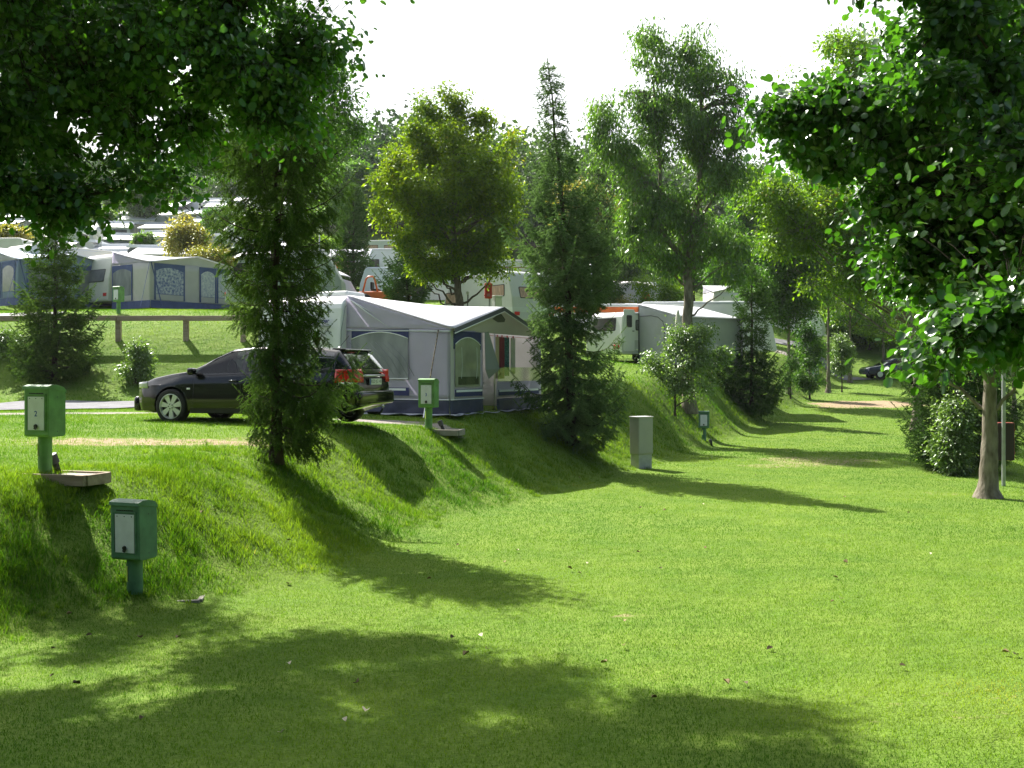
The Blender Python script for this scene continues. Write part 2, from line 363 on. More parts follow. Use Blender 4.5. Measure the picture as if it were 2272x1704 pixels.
GRASS = leafmat('grass_blades', (.040, .125, .008), (.205, .300, .034), (1.45, 1.5, .5), tw=.52, gloss=.15, rough=.42, big=.3, c3=(.40, .34, .13))
for args in [(520000, 4.6, 16, .0042, .024, .062, .55, 2, .9), (380000, 12.5, 29.5, .0085, .03, .066, .52, 1, .9), (260000, 26, 52, .017, .040, .08, .52, 1, .9), (70000, 48.5, 80, .03, .06, .07, .5, 1, 1)]:
    V, Fs, r = blades(*args); g = mesh_np('grass', V, Fs, GRASS, attr={'rnd': r}); tag(g, kind='stuff')

# longer tufts on the bank and round posts and trunks, broad leaved weeds in the turf
def tufts(cx, cy, per, rad, h0, wid):
    n = len(cx)*per; i = np.repeat(np.arange(len(cx)), per); rr = rad*np.abs(R.normal(size=n))*.6; a = R.random(n)*6.283; x = cx[i]+rr*np.cos(a); y = cy[i]+rr*np.sin(a); z = ground(x, y)-.01
    sc = (.6+.8*R.random(len(cx)))[i]; h = h0*sc*(.4+.8*R.random(n)); la = a+R.normal(size=n)*.6; ln = h*(.35+.6*R.random(n)); w = wid*(.7+.6*R.random(n)); b = R.random(n)*6.283; sx, sy = np.cos(b)*w/2, np.sin(b)*w/2; dx, dy = np.cos(la)*ln, np.sin(la)*ln
    P = lambda a_, b_, c_: np.stack([a_, b_, c_], 1)
    V = np.stack([P(x-sx, y-sy, z), P(x+sx, y+sy, z), P(x+sx*.8+dx*.3, y+sy*.8+dy*.3, z+h*.6), P(x-sx*.8+dx*.3, y-sy*.8+dy*.3, z+h*.6), P(x+dx, y+dy, z+h*.85)], 1); k = np.arange(n)[:, None]*5
    return V.reshape(-1, 3), [k+np.array([[0, 1, 2, 3]]), k+np.array([[3, 2, 4]])], np.repeat(np.clip(R.random(len(cx))[i]*.55+R.random(n)*.4, 0, 1), 5)
ty = 8.5+24*R.random(5200)**1.3; tx = -3.9+(ty-10.4)*.436+R.normal(size=5200)*1.0-1.0; k = (bank_s(tx, ty) > -.25) & (bank_s(tx, ty) < 3.6) & (np.abs(tx/ty) < .53) & (wob(tx, ty, 1.9)+R.random(5200)*.8 > .15); tx, ty = tx[k][:1500], ty[k][:1500]
ex = []
for px, d in [(300, 10.3), (100, 11.8), (951, 21.4), (612, 15.4), (1266, 25.4), (1423, 26.2), (1562, 34.2), (2192, 20.0)]:
    for q in range(14): a = R.random()*6.28; ex.append(((px-CX)/F*d+math.cos(a)*.16, d+math.sin(a)*.16))
ex = np.array(ex); V, Fs, r = tufts(np.r_[tx, ex[:, 0]], np.r_[ty, ex[:, 1]], 34, .08, .085, .0055); tag(mesh_np('grass', V, Fs, GRASS, attr={'rnd': r}), kind='stuff')
# ------------------------------------------------------------------ plants
def unit(a): return a/np.maximum(np.linalg.norm(a, axis=-1, keepdims=True), 1e-9)
def rvec(n): return unit(R.normal(size=(n, 3)))
ALDER = (np.array([(0, 0, 0), (.27, .12, .03), (.44, .45, .07), (.36, .82, .05), (0, .98, 0), (-.36, .82, .05), (-.44, .45, .07), (-.27, .12, .03), (0, .5, -.03)]),
         [np.array([[0, 1, 2, 8], [8, 2, 3, 4], [0, 8, 6, 7], [8, 4, 5, 6]])])
OVAL = (np.array([(0, 0, 0), (.3, .4, .06), (.2, .8, .04), (0, 1, -.03), (-.2, .8, .04), (-.3, .4, .06)]), [np.array([[0, 1, 2, 3], [0, 3, 4, 5]])])
KITE = (np.array([(0, 0, 0), (.33, .5, .08), (0, 1, 0), (-.33, .5, .08)]), [np.array([[0, 1, 2], [0, 2, 3]])])
LONG = (np.array([(0, 0, 0), (.17, .45, .05), (0, 1, -.12), (-.17, .45, .05)]), [np.array([[0, 1, 2], [0, 2, 3]])])
def leaf_arrays(pos, d, n, size, tpl):
    d = unit(d); s = unit(np.cross(d, n)); n = np.cross(s, d); T, fs = tpl; m = len(pos)
    wf = (.68+.4*R.random(m))[:, None, None]; cu = (.2+3.2*R.random(m)**1.5)[:, None, None]; be = (R.random(m)*.55-.08)[:, None, None]; ty_ = T[None, :, 1:2]
    V = pos[:, None]+size[:, None, None]*(T[None, :, 0:1]*wf*s[:, None]+ty_*d[:, None]+(T[None, :, 2:3]*cu-be*ty_**2)*n[:, None])
    k = len(T); b = (np.arange(len(pos))*k)[:, None, None]
    return V.reshape(-1, 3), [(b+f[None]).reshape(-1, f.shape[1]) for f in fs], k
def tubes_np(P, r, n=4):
    """P (M,K,3) polylines with radii r (M,K)"""
    M, K, _ = P.shape; t = unit(np.gradient(P, axis=1)); ref = np.where(np.abs(t[..., 2:3]) > .9, np.array([1., 0, 0]), np.array([0., 0, 1]))
    a = unit(np.cross(t, ref)); b = np.cross(t, a); an = np.arange(n)*2*np.pi/n
    V = P[:, :, None]+r[..., None, None]*(np.cos(an)[None, None, :, None]*a[:, :, None]+np.sin(an)[None, None, :, None]*b[:, :, None])
    V = V.reshape(-1, 3); i, j, k = np.meshgrid(np.arange(M), np.arange(K-1), np.arange(n), indexing='ij'); i, j, k = i.ravel(), j.ravel(), k.ravel()
    o = (i*K+j)*n; return V, np.c_[o+k, o+(k+1) % n, o+n+(k+1) % n, o+n+k]
def bez(a, b, c, K):
    t = np.linspace(0, 1, K)[None, :, None]; return (1-t)**2*a[:, None]+2*t*(1-t)*b[:, None]+t*t*c[:, None]

class Geo:
    def __init__(s): s.V = []; s.F = {}; s.n = 0
    def add(s, V, F):
        for f in (F if isinstance(F, list) else [F]): s.F.setdefault(f.shape[1], []).append(f+s.n)
        s.V.append(V); s.n += len(V)
    def mesh(s, name, m, parent, base, smooth=False, attr=None):
        V = np.concatenate(s.V)-np.array(base); return mesh_np(name, V, [np.concatenate(f) for f in s.F.values()], m, parent, smooth, attr)

def sub_lobes(lobes, k, f, flat=.7):
    """break every lobe of a crown into smaller tufts of leaves"""
    out = []
    for l in lobes:
        r = np.array(l[3:6], float); c = np.array(l[:3], float); w = (l[6] if len(l) > 6 else float(np.prod(r)))/k
        for q in range(k):
            u = rvec(1)[0]*(.25+.75*R.random()**.5); g = f*(.65+.7*R.random()); out.append((*(c+u*r*.86), *(r*g*[1, 1, flat]), w*g/f))
    return out
def sample_lobes(lobes, n, hole=.0, shell=2.0, seed=0):
    L = np.array([l[:6] for l in lobes], float); w = np.array([l[6] if len(l) > 6 else l[3]*l[4]*l[5] for l in lobes]); w = w/w.sum()
    k = R.choice(len(L), n*2, p=w); u = rvec(n*2)*(R.random(n*2)**(1/3/shell*2))[:, None]
    p = L[k, :3]+u*L[k, 3:6]
    if hole:
        f = np.sin(p[:, 0]*2.1+seed)*np.sin(p[:, 1]*1.9+seed*2)*np.sin(p[:, 2]*2.6+seed*3)+.5*np.sin(p[:, 0]*4.7+p[:, 2]*4.1+seed)
        p = p[f > np.quantile(f, hole)]
    return p[:n]

def tree(name, label, base, trunk, lobes, ncl, per, size, lmat, bmat, cat='tree', group=None, lowz=.12, tpl=KITE, spread=.22, hole=.25, r0=.16, droop=.25, limbs=14,
         twig=.012, shell=2.0, upn=1.2, seed=1, limbr=.3, along=.6, forks=(), skip_trunk=False, fruit=None, clump=12, cf=.36):
    global R; R = np.random.default_rng(sum(map(ord, label))*7+seed)
    base = np.array(base, float); t = thing(name, label, cat, base, 0, group)
    trunk = np.array(trunk, float)+base; nT = len(trunk)
    wd = Geo(); tt = np.linspace(0, 1, nT); K = 14
    # trunk with some flare and knots
    ti = np.linspace(0, 1, K*2); P = np.stack([np.interp(ti, tt, trunk[:, i]) for i in range(3)], 1)
    P[1:, :2] += R.normal(size=(len(P)-1, 2))*r0*.09
    rr = r0*(1-.82*ti**.9)+r0*.55*np.exp(-ti*len(trunk)*9); V, Fq = tubes_np(P[None], rr[None], 12); wd.add(V, Fq)
    C = sample_lobes(sub_lobes(lobes, clump, cf) if clump else lobes, ncl, hole, shell, seed)
    # main limbs
    skel = [P[K//3:]]; sr = [rr[K//3:]]
    zt = P[:, 2]
    far = C[R.choice(len(C), min(limbs, len(C)), replace=False)]
    A = []; B = []; E = []; Rr = []
    for c in far:
        hd = np.hypot(c[0]-base[0], c[1]-base[1]); za = np.clip(c[2]-hd*.75-.2, zt[2]+(zt[-1]-zt[0])*lowz, zt[-1]); i = int(np.argmin(np.abs(zt-za)))
        A.append(P[i]); E.append(c); B.append(P[i]*.55+c*.45+np.array([0, 0, -.10*hd])); Rr.append(rr[i]*limbr+.01)
    for f in forks:       # hand placed limbs: list of points + radius
        pf = np.array(f[0], float)+base; ti2 = np.linspace(0, 1, 12); Pf = np.stack([np.interp(ti2, np.linspace(0, 1, len(pf)), pf[:, i]) for i in range(3)], 1)
        V, Fq = tubes_np(Pf[None], (f[1]*(1-.75*ti2))[None], 9); wd.add(V, Fq); skel.append(Pf); sr.append(f[1]*(1-.75*ti2))
    if A:
        Lm = bez(np.array(A), np.array(B), np.array(E), 9); Lm[:, 1:-1] += R.normal(size=Lm[:, 1:-1].shape)*.05
        lr = np.array(Rr)[:, None]*np.linspace(1, .18, 9)[None]; V, Fq = tubes_np(Lm, lr, 6); wd.add(V, Fq)
        skel.append(Lm[:, 2:].reshape(-1, 3)); sr.append(lr[:, 2:].ravel())
    SK = np.concatenate(skel); SR = np.concatenate(sr)
    # twigs: every clump hangs on the nearest piece of limb
    d = ((C[:, None]-SK[None])**2).sum(-1)+np.maximum(0, SK[None, :, 2]-C[:, None, 2])**2*2; j = d.argmin(1); a = SK[j]
    ln = np.linalg.norm(C-a, axis=1); mid = a*.5+C*.5+R.normal(size=C.shape)*ln[:, None]*.10+np.array([0, 0, 1])*ln[:, None]*droop*.6
    Tw = bez(a, mid, C, 6); tr = np.minimum(SR[j]*.7, twig*(1+ln*.5))[:, None]*np.linspace(1, .25, 6)[None]; V, Fq = tubes_np(Tw, tr, 3); wd.add(V, Fq)
    wd.mesh('trunk', bmat, t, base, smooth=True)
    # leaves
    n = len(C)*per; ci = np.repeat(np.arange(len(C)), per); s = 1-R.random(n)*along*np.minimum(1, .7/np.maximum(ln[ci], .01))
    q = (1-s[:, None])**2*a[ci]+2*(s*(1-s))[:, None]*mid[ci]+(s**2)[:, None]*C[ci]
    off = R.normal(size=(n, 3))*spread*np.array([1, 1, .75]); pos = q+off
    out = unit(unit(off)+.5*unit(C-np.array([base[0], base[1], 0])*[1, 1, 0]-[0, 0, 1])[ci]*0+R.normal(size=(n, 3))*.5); out[:, 2] -= droop+R.random(n)*droop*2
    nr = rvec(n)*.9; nr[:, 2] += upn
    sz = size*(.45+.75*R.random(n)); V, Fs, k = leaf_arrays(pos, out, nr, sz, tpl)
    rn = np.clip(R.random(n)*.75+R.random(len(C))[ci]*.35-.05, 0, 1)
    mesh_np('crown', V-base, Fs, lmat, t, attr={'rnd': np.repeat(rn, k)})
    if fruit:              # hanging catkins and cones
        nf = fruit; c = Tw[R.integers(0, len(C), nf), -1]+R.normal(size=(nf, 3))*.05; g = Geo(); m = len(c)
        for q_ in range(3):
            c2 = c+R.normal(size=c.shape)*.025-np.array([0, 0, .03+.02*q_]); PP = np.stack([c2+[0, 0, .011], c2+[0, 0, .004], c2-[0, 0, .006], c2-[0, 0, .012]], 1)
            V, Fq = tubes_np(PP, np.tile([.002, .008, .008, .002], (m, 1)), 5); g.add(V, Fq)
        st = np.stack([c+[0, 0, .03], c-[0, 0, .05]], 1); V, Fq = tubes_np(st, np.full((m, 2), .0012), 3); g.add(V, Fq)
        tag(g.mesh('cones', CONEM, t, base), kind='stuff')
    return t

def spruce(name, label, base, H, prof, nmat, bmat, group=None, whorl=.3, nb=6, nlen=.02, nwid=.003, dens=260, droop=.25, hang=.3, r0=.07, bare=.25, asym=None, tip=.9, seed=2, lean=(0, 0), bl_step=.11, up=.35, ragged=.25):
    """conifer: prof = [(height fraction, branch length)], shoots covered in needles"""
    global R; R = np.random.default_rng(sum(map(ord, label))*7+seed)
    base = np.array(base, float); t = thing(name, label, 'spruce tree', base, 0, group); wd = Geo(); hs = np.linspace(0, 1, 22)
    P = np.c_[lean[0]*hs**2+R.normal(size=22)*.012, lean[1]*hs**2+R.normal(size=22)*.012, H*hs]+base; P[0, :2] = base[:2]
    rr = r0*(1-.96*hs)+.004+r0*.5*np.exp(-hs*30); V, Fq = tubes_np(P[None], rr[None], 9); wd.add(V, Fq)
    pf = np.array(prof, float); SA = []; SB = []; BR = []; RR = []
    z = bare
    while z < H*.985:
        f = z/H; L0 = np.interp(f, pf[:, 0], pf[:, 1]); n = nb if f < tip else max(3, nb-2); a0 = R.random()*6.28
        for k in range(n):
            a = a0+k*2*math.pi/n+R.normal()*.25; L = L0*(1-ragged+R.random()*ragged*1.7)
            if asym: L *= asym(a, f)
            if L < .04: continue
            zb = z+R.normal()*whorl*.3; c = np.array([np.interp(zb/H, hs, P[:, 0]-base[0]), np.interp(zb/H, hs, P[:, 1]-base[1]), zb])+base
            e = np.array([math.cos(a), math.sin(a), 0]); el = (up+.5*max(0, (f-.55)/.45)*1.6)-droop*(1-f); tt = np.linspace(0, 1, 8)[:, None]
            Pb = c+e*L*tt*(1-.12*tt)+np.array([0, 0, 1])*L*(el*.5*tt-droop*.5*(1-f)*tt*(1-tt)*2.2+.22*tt**3)
            BR.append(Pb); RR.append(np.linspace(max(.006, min(rr[0]*.3, L*.011)), .003, 8))
            SA.append(Pb[-3]); SB.append(Pb[-1]+(Pb[-1]-Pb[-2])*.8)
            m = max(3, int(L*.86/(bl_step*.62))); side = np.cross(e, [0, 0, 1])
            for q in range(m):
                s = .10+.88*(q+R.random()*.8)/m; i = s*7; i0 = min(int(i), 6); p = Pb[i0]*(1-(i-i0))+Pb[i0+1]*(i-i0)
                lb = (.10+.46*L*(1-s)*min(1, s*4))*(.7+.5*R.random())
                for sg in (-1, 1):
                    dr = e*.75+side*sg*(.65+.25*R.random())+np.array([0, 0, -hang*(.4+R.random()*1.1)*(1-f*.6)]); dr /= np.linalg.norm(dr)
                    en = p+dr*lb; SA.append(p); SB.append(en)
                    if lb > .15:
                        for r_ in range(int(lb/(.055 if nlen < .03 else .085))):
                            p2 = p+dr*lb*(.25+.65*R.random()); d2 = dr+R.normal(size=3)*.55+np.array([0, 0, -hang*.9]); d2 /= np.linalg.norm(d2)
                            SA.append(p2); SB.append(p2+d2*(.06+.09*R.random()))
        z += whorl*(.75+.5*R.random())*(1 if f < .75 else .75)
    V, Fq = tubes_np(np.array(BR), np.array(RR), 4); wd.add(V, Fq)
    # leader and trunk shoots
    for q in range(8): SA.append(P[-2]+(P[-1]-P[-2])*q/8); SB.append(P[-2]+(P[-1]-P[-2])*(q+1)/8)
    A = np.array(SA); B = np.array(SB); ln = np.linalg.norm(B-A, axis=1)
    sh = np.stack([A, B], 1); V, Fq = tubes_np(sh, np.tile([.0022, .0012], (len(A), 1)), 3); wd.add(V, Fq)
    wd.mesh('trunk', bmat, t, base, smooth=True)
    cnt = np.maximum(3, (ln*dens).astype(int)); si = np.repeat(np.arange(len(A)), cnt); s = R.random(len(si)); p = A[si]+(B-A)[si]*s[:, None]
    ax = unit(B-A)[si]; rd = rvec(len(si)); rd -= ax*(rd*ax).sum(1, keepdims=True); rd = unit(rd); rd[:, 2] = np.abs(rd[:, 2])*.6+rd[:, 2]*.4
    dr = unit(ax*.75+rd*.85); L = nlen*(.7+.5*R.random(len(si))); w = unit(np.cross(dr, rvec(len(si))))*nwid/2
    V = np.stack([p-w, p+w, p+dr*L[:, None]], 1).reshape(-1, 3); Fq = np.arange(len(V)).reshape(-1, 3)
    rn = np.clip(.15+.5*s*R.random(len(si))+.35*R.random(len(A))[si], 0, 1)
    mesh_np('crown', V-base, [Fq], nmat, t, attr={'rnd': np.repeat(rn, 3)}); return t

BARK = barkmat('bark', (.055, .042, .030), (.14, .115, .085)); BARKG = barkmat('grey_bark', (.10, .085, .062), (.24, .21, .165)); BARKD = barkmat('dark_bark', (.03, .022, .016), (.075, .055, .04))
CONEM = mat('cone_brown', (.022, .015, .010), .8)
LEAFK = 1.5
L_ALD = leafmat('alder_leaf', (.018, .048, .006), (.06, .135, .014), (1.6, 2.1, .6), tw=.48, gloss=.7, rough=.33, big=.8)
L_ALDR = leafmat('alder_leaf_glossy', (.016, .045, .008), (.06, .135, .017), (1.6, 2.1, .6), tw=.46, gloss=.9, rough=.30, big=.8)
LEAFK = 1.6
L_MAP = leafmat('maple_leaf', (.036, .085, .008), (.12, .19, .018), (1.5, 1.6, .4), tw=.52, gloss=.3, rough=.4, big=.35, c3=(.21, .19, .03))
L_HORN = leafmat('hornbeam_leaf', (.035, .075, .006), (.14, .19, .014), (1.5, 1.6, .4), tw=.5, gloss=.25, rough=.4, big=.3, c3=(.24, .21, .04))
L_CHER = leafmat('cherry_leaf', (.026, .065, .012), (.10, .165, .030), (1.4, 1.7, .5), tw=.48, gloss=.5, rough=.36, big=.4, c3=(.15, .19, .05))
L_DARK = leafmat('dark_leaf', (.018, .050, .007), (.075, .14, .018), (1.4, 1.8, .5), tw=.46, gloss=.35, rough=.4, big=.4)
L_SHR = leafmat('shrub_leaf', (.045, .085, .02), (.12, .175, .05), (1.4, 1.6, .6), tw=.46, gloss=.7, rough=.38, big=.6, c3=(.20, .24, .09))
L_YEL = leafmat('autumn_leaf', (.11, .13, .02), (.26, .22, .045), (1.3, 1.3, .6), tw=.45, gloss=.6, rough=.4, big=.5, c3=(.34, .26, .10))
L_FAR = leafmat('far_leaf', (.014, .034, .007), (.055, .090, .018), (1.2, 1.5, .6), tw=.35, gloss=.4, rough=.5, big=.09)
LEAFK = 1.55
N_SPR = leafmat('spruce_needle', (.020, .050, .012), (.090, .140, .034), (1.2, 1.4, .5), tw=.42, gloss=.08, rough=.5, big=.9)
N_BLU = leafmat('blue_spruce_needle', (.036, .074, .028), (.145, .210, .090), (1.1, 1.3, .6), tw=.38, gloss=.08, rough=.5, big=.5)
N_DRK = leafmat('dark_spruce_needle', (.018, .048, .012), (.085, .145, .040), (1.1, 1.3, .5), tw=.28, gloss=.06, rough=.5, big=.6)

LEAFK = 1.2
N_FARC = leafmat('far_needle', (.010, .024, .012), (.035, .062, .028), (1.1, 1.3, .6), tw=.2, gloss=.2, rough=.6, big=.04)
# spruces ------------------------------------------------------------
b = on(612, 15.4)
def asy1(a, f):  # long branches to the right low down
    r = 1.0
    if f < .30 and math.cos(a) > .6: r = 1.5
    if f < .42 and math.cos(a) < -.4: r = .62
    return r
spruce('spruce_tree', 'loose young spruce with hanging twigs growing on the bank in front of the black car', b, 5.35,
       [(0, .4), (.1, .62), (.2, .8), (.38, .7), (.5, .8), (.62, .95), (.75, 1.08), (.85, .85), (.93, .5), (1, .15)], N_SPR, BARKD, 'spruces', whorl=.19, nb=8, nlen=.028, nwid=.0078, dens=290, droop=.55, hang=1.0, r0=.085, bare=.38, asym=asy1, bl_step=.125, ragged=.5)
b = on(1266, 25.4)
spruce('spruce_tree', 'tall pointed blue green spruce with bare tip on the bank right of the big awning', b, 9.35,
       [(0, .9), (.08, 1.35), (.18, 1.30), (.32, 1.05), (.45, 1.35), (.55, 1.35), (.63, .95), (.72, .68), (.80, .42), (.88, .34), (.95, .2), (1, .04)], N_BLU, BARKD, 'spruces', whorl=.25, nb=7, nlen=.042, nwid=.0145, dens=240, droop=.62, hang=.6, r0=.12, bare=.3, bl_step=.135, ragged=.5, lean=(-.55, 0))
b = on(122, 30.8); b = (b[0], 33.6, gz(b[0]*33.6/30.8, 33.6)); b = (on(122, 33.4)[0], 33.4, gz(on(122, 33.4)[0], 33.4))
spruce('spruce_tree', 'bushy green spruce on the grass slope behind the road at far left', b, 5.0,
       [(0, 1.0), (.1, 1.75), (.25, 1.6), (.5, 1.2), (.7, .85), (.85, .6), (1, .05)], N_SPR, BARKD, 'spruces', whorl=.26, nb=7, nlen=.048, nwid=.021, dens=160, droop=.3, hang=.4, r0=.09, bare=.25, bl_step=.16, up=.5)
b = on(1668, 43.5)
spruce('spruce_tree', 'slim dark spruce on the bank between the cherry tree and the sunlit slope', b, 6.2,
       [(0, .9), (.1, 1.7), (.25, 1.5), (.4, .85), (.6, .9), (.8, .6), (1, .05)], N_DRK, BARKD, 'spruces', whorl=.3, nb=7, nlen=.055, nwid=.026, dens=120, droop=.35, hang=.5, r0=.1, bare=.2, bl_step=.18, up=.6)
b = on(784, 58)
spruce('spruce_tree', 'dense narrow spruce on the terrace beside the white caravans and round lamp', b, 5.9,
       [(0, .9), (.1, 1.2), (.4, 1.1), (.7, .85), (.9, .4), (1, .05)], N_DRK, BARKD, 'spruces', whorl=.28, nb=7, nlen=.07, nwid=.034, dens=90, droop=.2, hang=.3, r0=.09, bare=.2, bl_step=.19, up=.7)
b = on(905, 47)
spruce('spruce_tree', 'small spreading spruce showing above the white awning roof', b, 3.6,
       [(0, .9), (.15, 1.5), (.4, 1.15), (.7, .7), (1, .05)], N_DRK, BARKD, 'spruces', whorl=.26, nb=7, nlen=.058, nwid=.028, dens=105, droop=.1, hang=.3, r0=.08, bare=.2, bl_step=.17, up=.75)
b = (11.0, 25.8, gz(11.0, 25.8))
spruce('spruce_tree', 'dark spruce behind the thick trunk at the right edge of the lawn', b, 4.6,
       [(0, 1.1), (.1, 1.6), (.3, 1.6), (.6, 1.2), (.85, .7), (1, .1)], N_DRK, BARKD, 'spruces', whorl=.25, nb=7, nlen=.042, nwid=.017, dens=150, droop=.3, hang=.4, r0=.1, bare=.15, bl_step=.15, up=.5)
b = on(1328, 56)
spruce('spruce_tree', 'yellow green conifer behind the tall spruce, in front of the wooded hill', b, 8.6, [(0, 1.1), (.1, 1.9), (.4, 1.6), (.7, 1.1), (.9, .6), (1, .1)], N_SPR, BARKD, 'spruces', whorl=.36, nb=7, nlen=.075, nwid=.036, dens=70, droop=.2, hang=.4, r0=.12, bare=.3, bl_step=.24, up=.7)

# hornbeam in the middle -----------------------------------------------
d0 = 38.5; k = d0/F
def lob(px, py, dd, rx, ry, rz, w=None):
    x, y, z = at(px, py, dd); l = (x, y, z, rx*dd/F, rz, ry*dd/F); return l+((w,) if w else ())
b = on(1026, d0)
tree('hornbeam_tree', 'round leafy tree with golden tips and short trunk behind the big awning', b, [(0, 0, 0), (-.05, 0, 1.6), (-.25, 0, 3.2), (-.35, 0, 5.5), (-.3, 0, 7.6)],
     [lob(1000, 400, d0, 150, 150, 2.1), lob(985, 300, d0, 95, 95, 1.4), lob(1065, 460, d0, 115, 120, 1.8), lob(920, 480, d0, 115, 85, 1.6), lob(860, 425, d0, 56, 40, .8), lob(1115, 360, d0, 45, 60, .8), lob(1015, 565, d0, 140, 62, 1.6), lob(1005, 590, d0, 95, 28, 1.0, 4), lob(1110, 520, d0, 62, 60, 1.1), lob(915, 545, d0, 60, 42, 1.0), lob(940, 245, d0, 30, 38, .5, .4), lob(835, 405, d0, 26, 18, .4, .22), lob(850, 470, d0, 30, 20, .4, .22), lob(872, 335, d0, 24, 24, .4, .22), lob(905, 290, d0, 24, 26, .4, .22), lob(1136, 300, d0, 22, 30, .4, .22), lob(1148, 420, d0, 26, 30, .4, .22), lob(985, 195, d0, 16, 26, .3, .14), lob(1035, 205, d0, 16, 30, .3, .14), lob(1075, 275, d0, 30, 44, .5, .5), lob(1005, 240, d0, 40, 40, .6, .9)],
     2500, 24, .135, L_HORN, BARK, group='broadleaf trees', tpl=OVAL, spread=.15, hole=.12, clump=24, cf=.34, r0=.2, limbs=60, droop=.1, shell=2.2, along=.8)
# cherry ----------------------------------------------------------------
d0 = 36.0; b = on(1528, d0)
tree('cherry_tree', 'tall airy cherry tree with forked trunk and drooping leaves above the white caravan', b, [(0, 0, 0), (-.05, 0, 2.5), (.0, 0, 5.2), (.3, 0, 7.2), (.45, 0, 9.0), (.4, 0, 11.2)],
     [lob(1450, 110, d0, 66, 78, 1.3), lob(1545, 135, d0, 56, 78, 1.2), lob(1330, 230, d0, 30, 30, .7), lob(1640, 200, d0, 45, 60, 1.0), lob(1310, 380, d0, 40, 30, .8), lob(1400, 450, d0, 70, 50, 1.4), lob(1500, 230, d0, 110, 80, 1.8), lob(1380, 250, d0, 70, 50, 1.2), lob(1570, 300, d0, 100, 80, 1.8), lob(1420, 340, d0, 90, 60, 1.6), lob(1350, 330, d0, 52, 45, 1.0), lob(1330, 280, d0, 40, 40, .8), lob(1610, 400, d0, 80, 60, 1.6), lob(1480, 470, d0, 120, 64, 1.7), lob(1430, 545, d0, 75, 50, 1.2), lob(1580, 540, d0, 90, 52, 1.6), lob(1500, 590, d0, 70, 30, 1.2), lob(1620, 610, d0, 50, 30, 1.0), lob(1640, 290, d0, 50, 45, .9)],
     2100, 22, .17, L_CHER, BARKG, group='broadleaf trees', tpl=LONG, spread=.19, hole=.12, clump=26, cf=.36, limbr=.2, r0=.23, limbs=26, droop=.55, shell=1.6, along=.9, twig=.016, seed=3,
     forks=[([(0, 0, 5.1), (-.7, 0, 5.9), (-1.05, 0, 6.6), (-.95, 0, 8.2), (-1.1, .1, 10.0), (-1.2, .1, 11.4)], .11), ([(.1, 0, 6.3), (.9, .2, 7.4), (1.4, .2, 8.8)], .07)])
b = on(1498, 34.2)
tree('shrub', 'pale leafed elder bush around the foot of the cherry trunk', b, [(0, 0, 0), (0, 0, .8), (.1, 0, 1.6)],
     [lob(1490, 800, 34.6, 58, 52, .8), lob(1560, 770, 35.0, 62, 62, .8), lob(1540, 850, 34.4, 58, 42, .7), lob(1500, 740, 35.4, 40, 25, .5)], 420, 26, .10, L_SHR, BARKD, cat='shrub', group='shrubs', tpl=OVAL, spread=.14, hole=.2, r0=.04, limbs=14, droop=.2, seed=4)
# trees along the upper edge of the bank on the right ---------------------
def dark_tree(px, d, top, wpx, low_, label, lm=L_DARK, n=1500, sz=.17, r0=.15, lean=0):
    b = on(px, d); cy = (top+low_)/2; h = (low_-top)/2
    return tree('hornbeam_tree', label, b, [(0, 0, 0), (0, 0, 1.4), (lean, 0, (HY-top)/F*d*.75-b[2]*.9)],
        [lob(px, cy, d, wpx, h, wpx/F*d*.9), lob(px-wpx*.5, cy+h*.35, d, wpx*.6, h*.5, 1.2), lob(px+wpx*.4, cy+h*.3, d, wpx*.65, h*.5, 1.2), lob(px, cy-h*.6, d, wpx*.6, h*.45, 1.0), lob(px, low_-h*.25, d, wpx*.85, h*.3, 1.4)],
        n, 28, sz, lm, BARKG, group='broadleaf trees', tpl=KITE, spread=.28, hole=.2, r0=r0, limbs=26, droop=.1, seed=px % 7+1, along=.8)
dark_tree(1750, 53, 420, 95, 735, 'dark dense hornbeam with straight trunk at the top of the far bank')
dark_tree(1838, 60, 330, 90, 700, 'hornbeam with slim trunk second along the far bank', L_MAP, 900, .13)
dark_tree(1886, 68, 420, 90, 720, 'third hornbeam far along the bank behind the alder twigs', L_DARK, 600, .15)
dark_tree(1960, 72, 380, 110, 760, 'leafy tree at the far end of the lawn behind the alder branches', L_MAP, 700, .16)
dark_tree(2080, 62, 330, 130, 800, 'tall green tree beyond the lawn, right of its far end', L_DARK, 800, .16)
dark_tree(2250, 52, 300, 150, 820, 'big tree beyond the right edge of the lawn, behind the red box', L_DARK, 700, .16)
d0 = 41
b = (on(1930, d0)[0]+1.2, d0, gz(on(1930, d0)[0]+1.2, d0))
tree('maple_tree', 'bright yellow green tree rising behind the alder leaves at upper right', (13.9+1.5, 40, gz(15.4, 40)), [(0, 0, 0), (0, 0, 3), (-.8, 0, 6), (-1.6, 0, 10), (-2.2, 0, 13)],
     [lob(1860, 200, 40, 80, 60, 1.6), lob(1900, 110, 40, 70, 60, 1.4), lob(1770, 240, 40, 60, 50, 1.2), lob(1960, 300, 40, 120, 110, 2), lob(1800, 430, 40, 130, 80, 2), lob(1730, 520, 41, 90, 60, 1.6), lob(1920, 500, 40, 140, 110, 2), lob(1870, 620, 40, 110, 50, 1.6), lob(1760, 130, 40, 30, 25, .5), lob(1670, 430, 42, 55, 60, 1.2)],
     2200, 24, .17, L_MAP, BARKG, group='broadleaf trees', tpl=KITE, spread=.25, hole=.35, r0=.2, limbs=34, droop=.15, seed=5, along=.9)
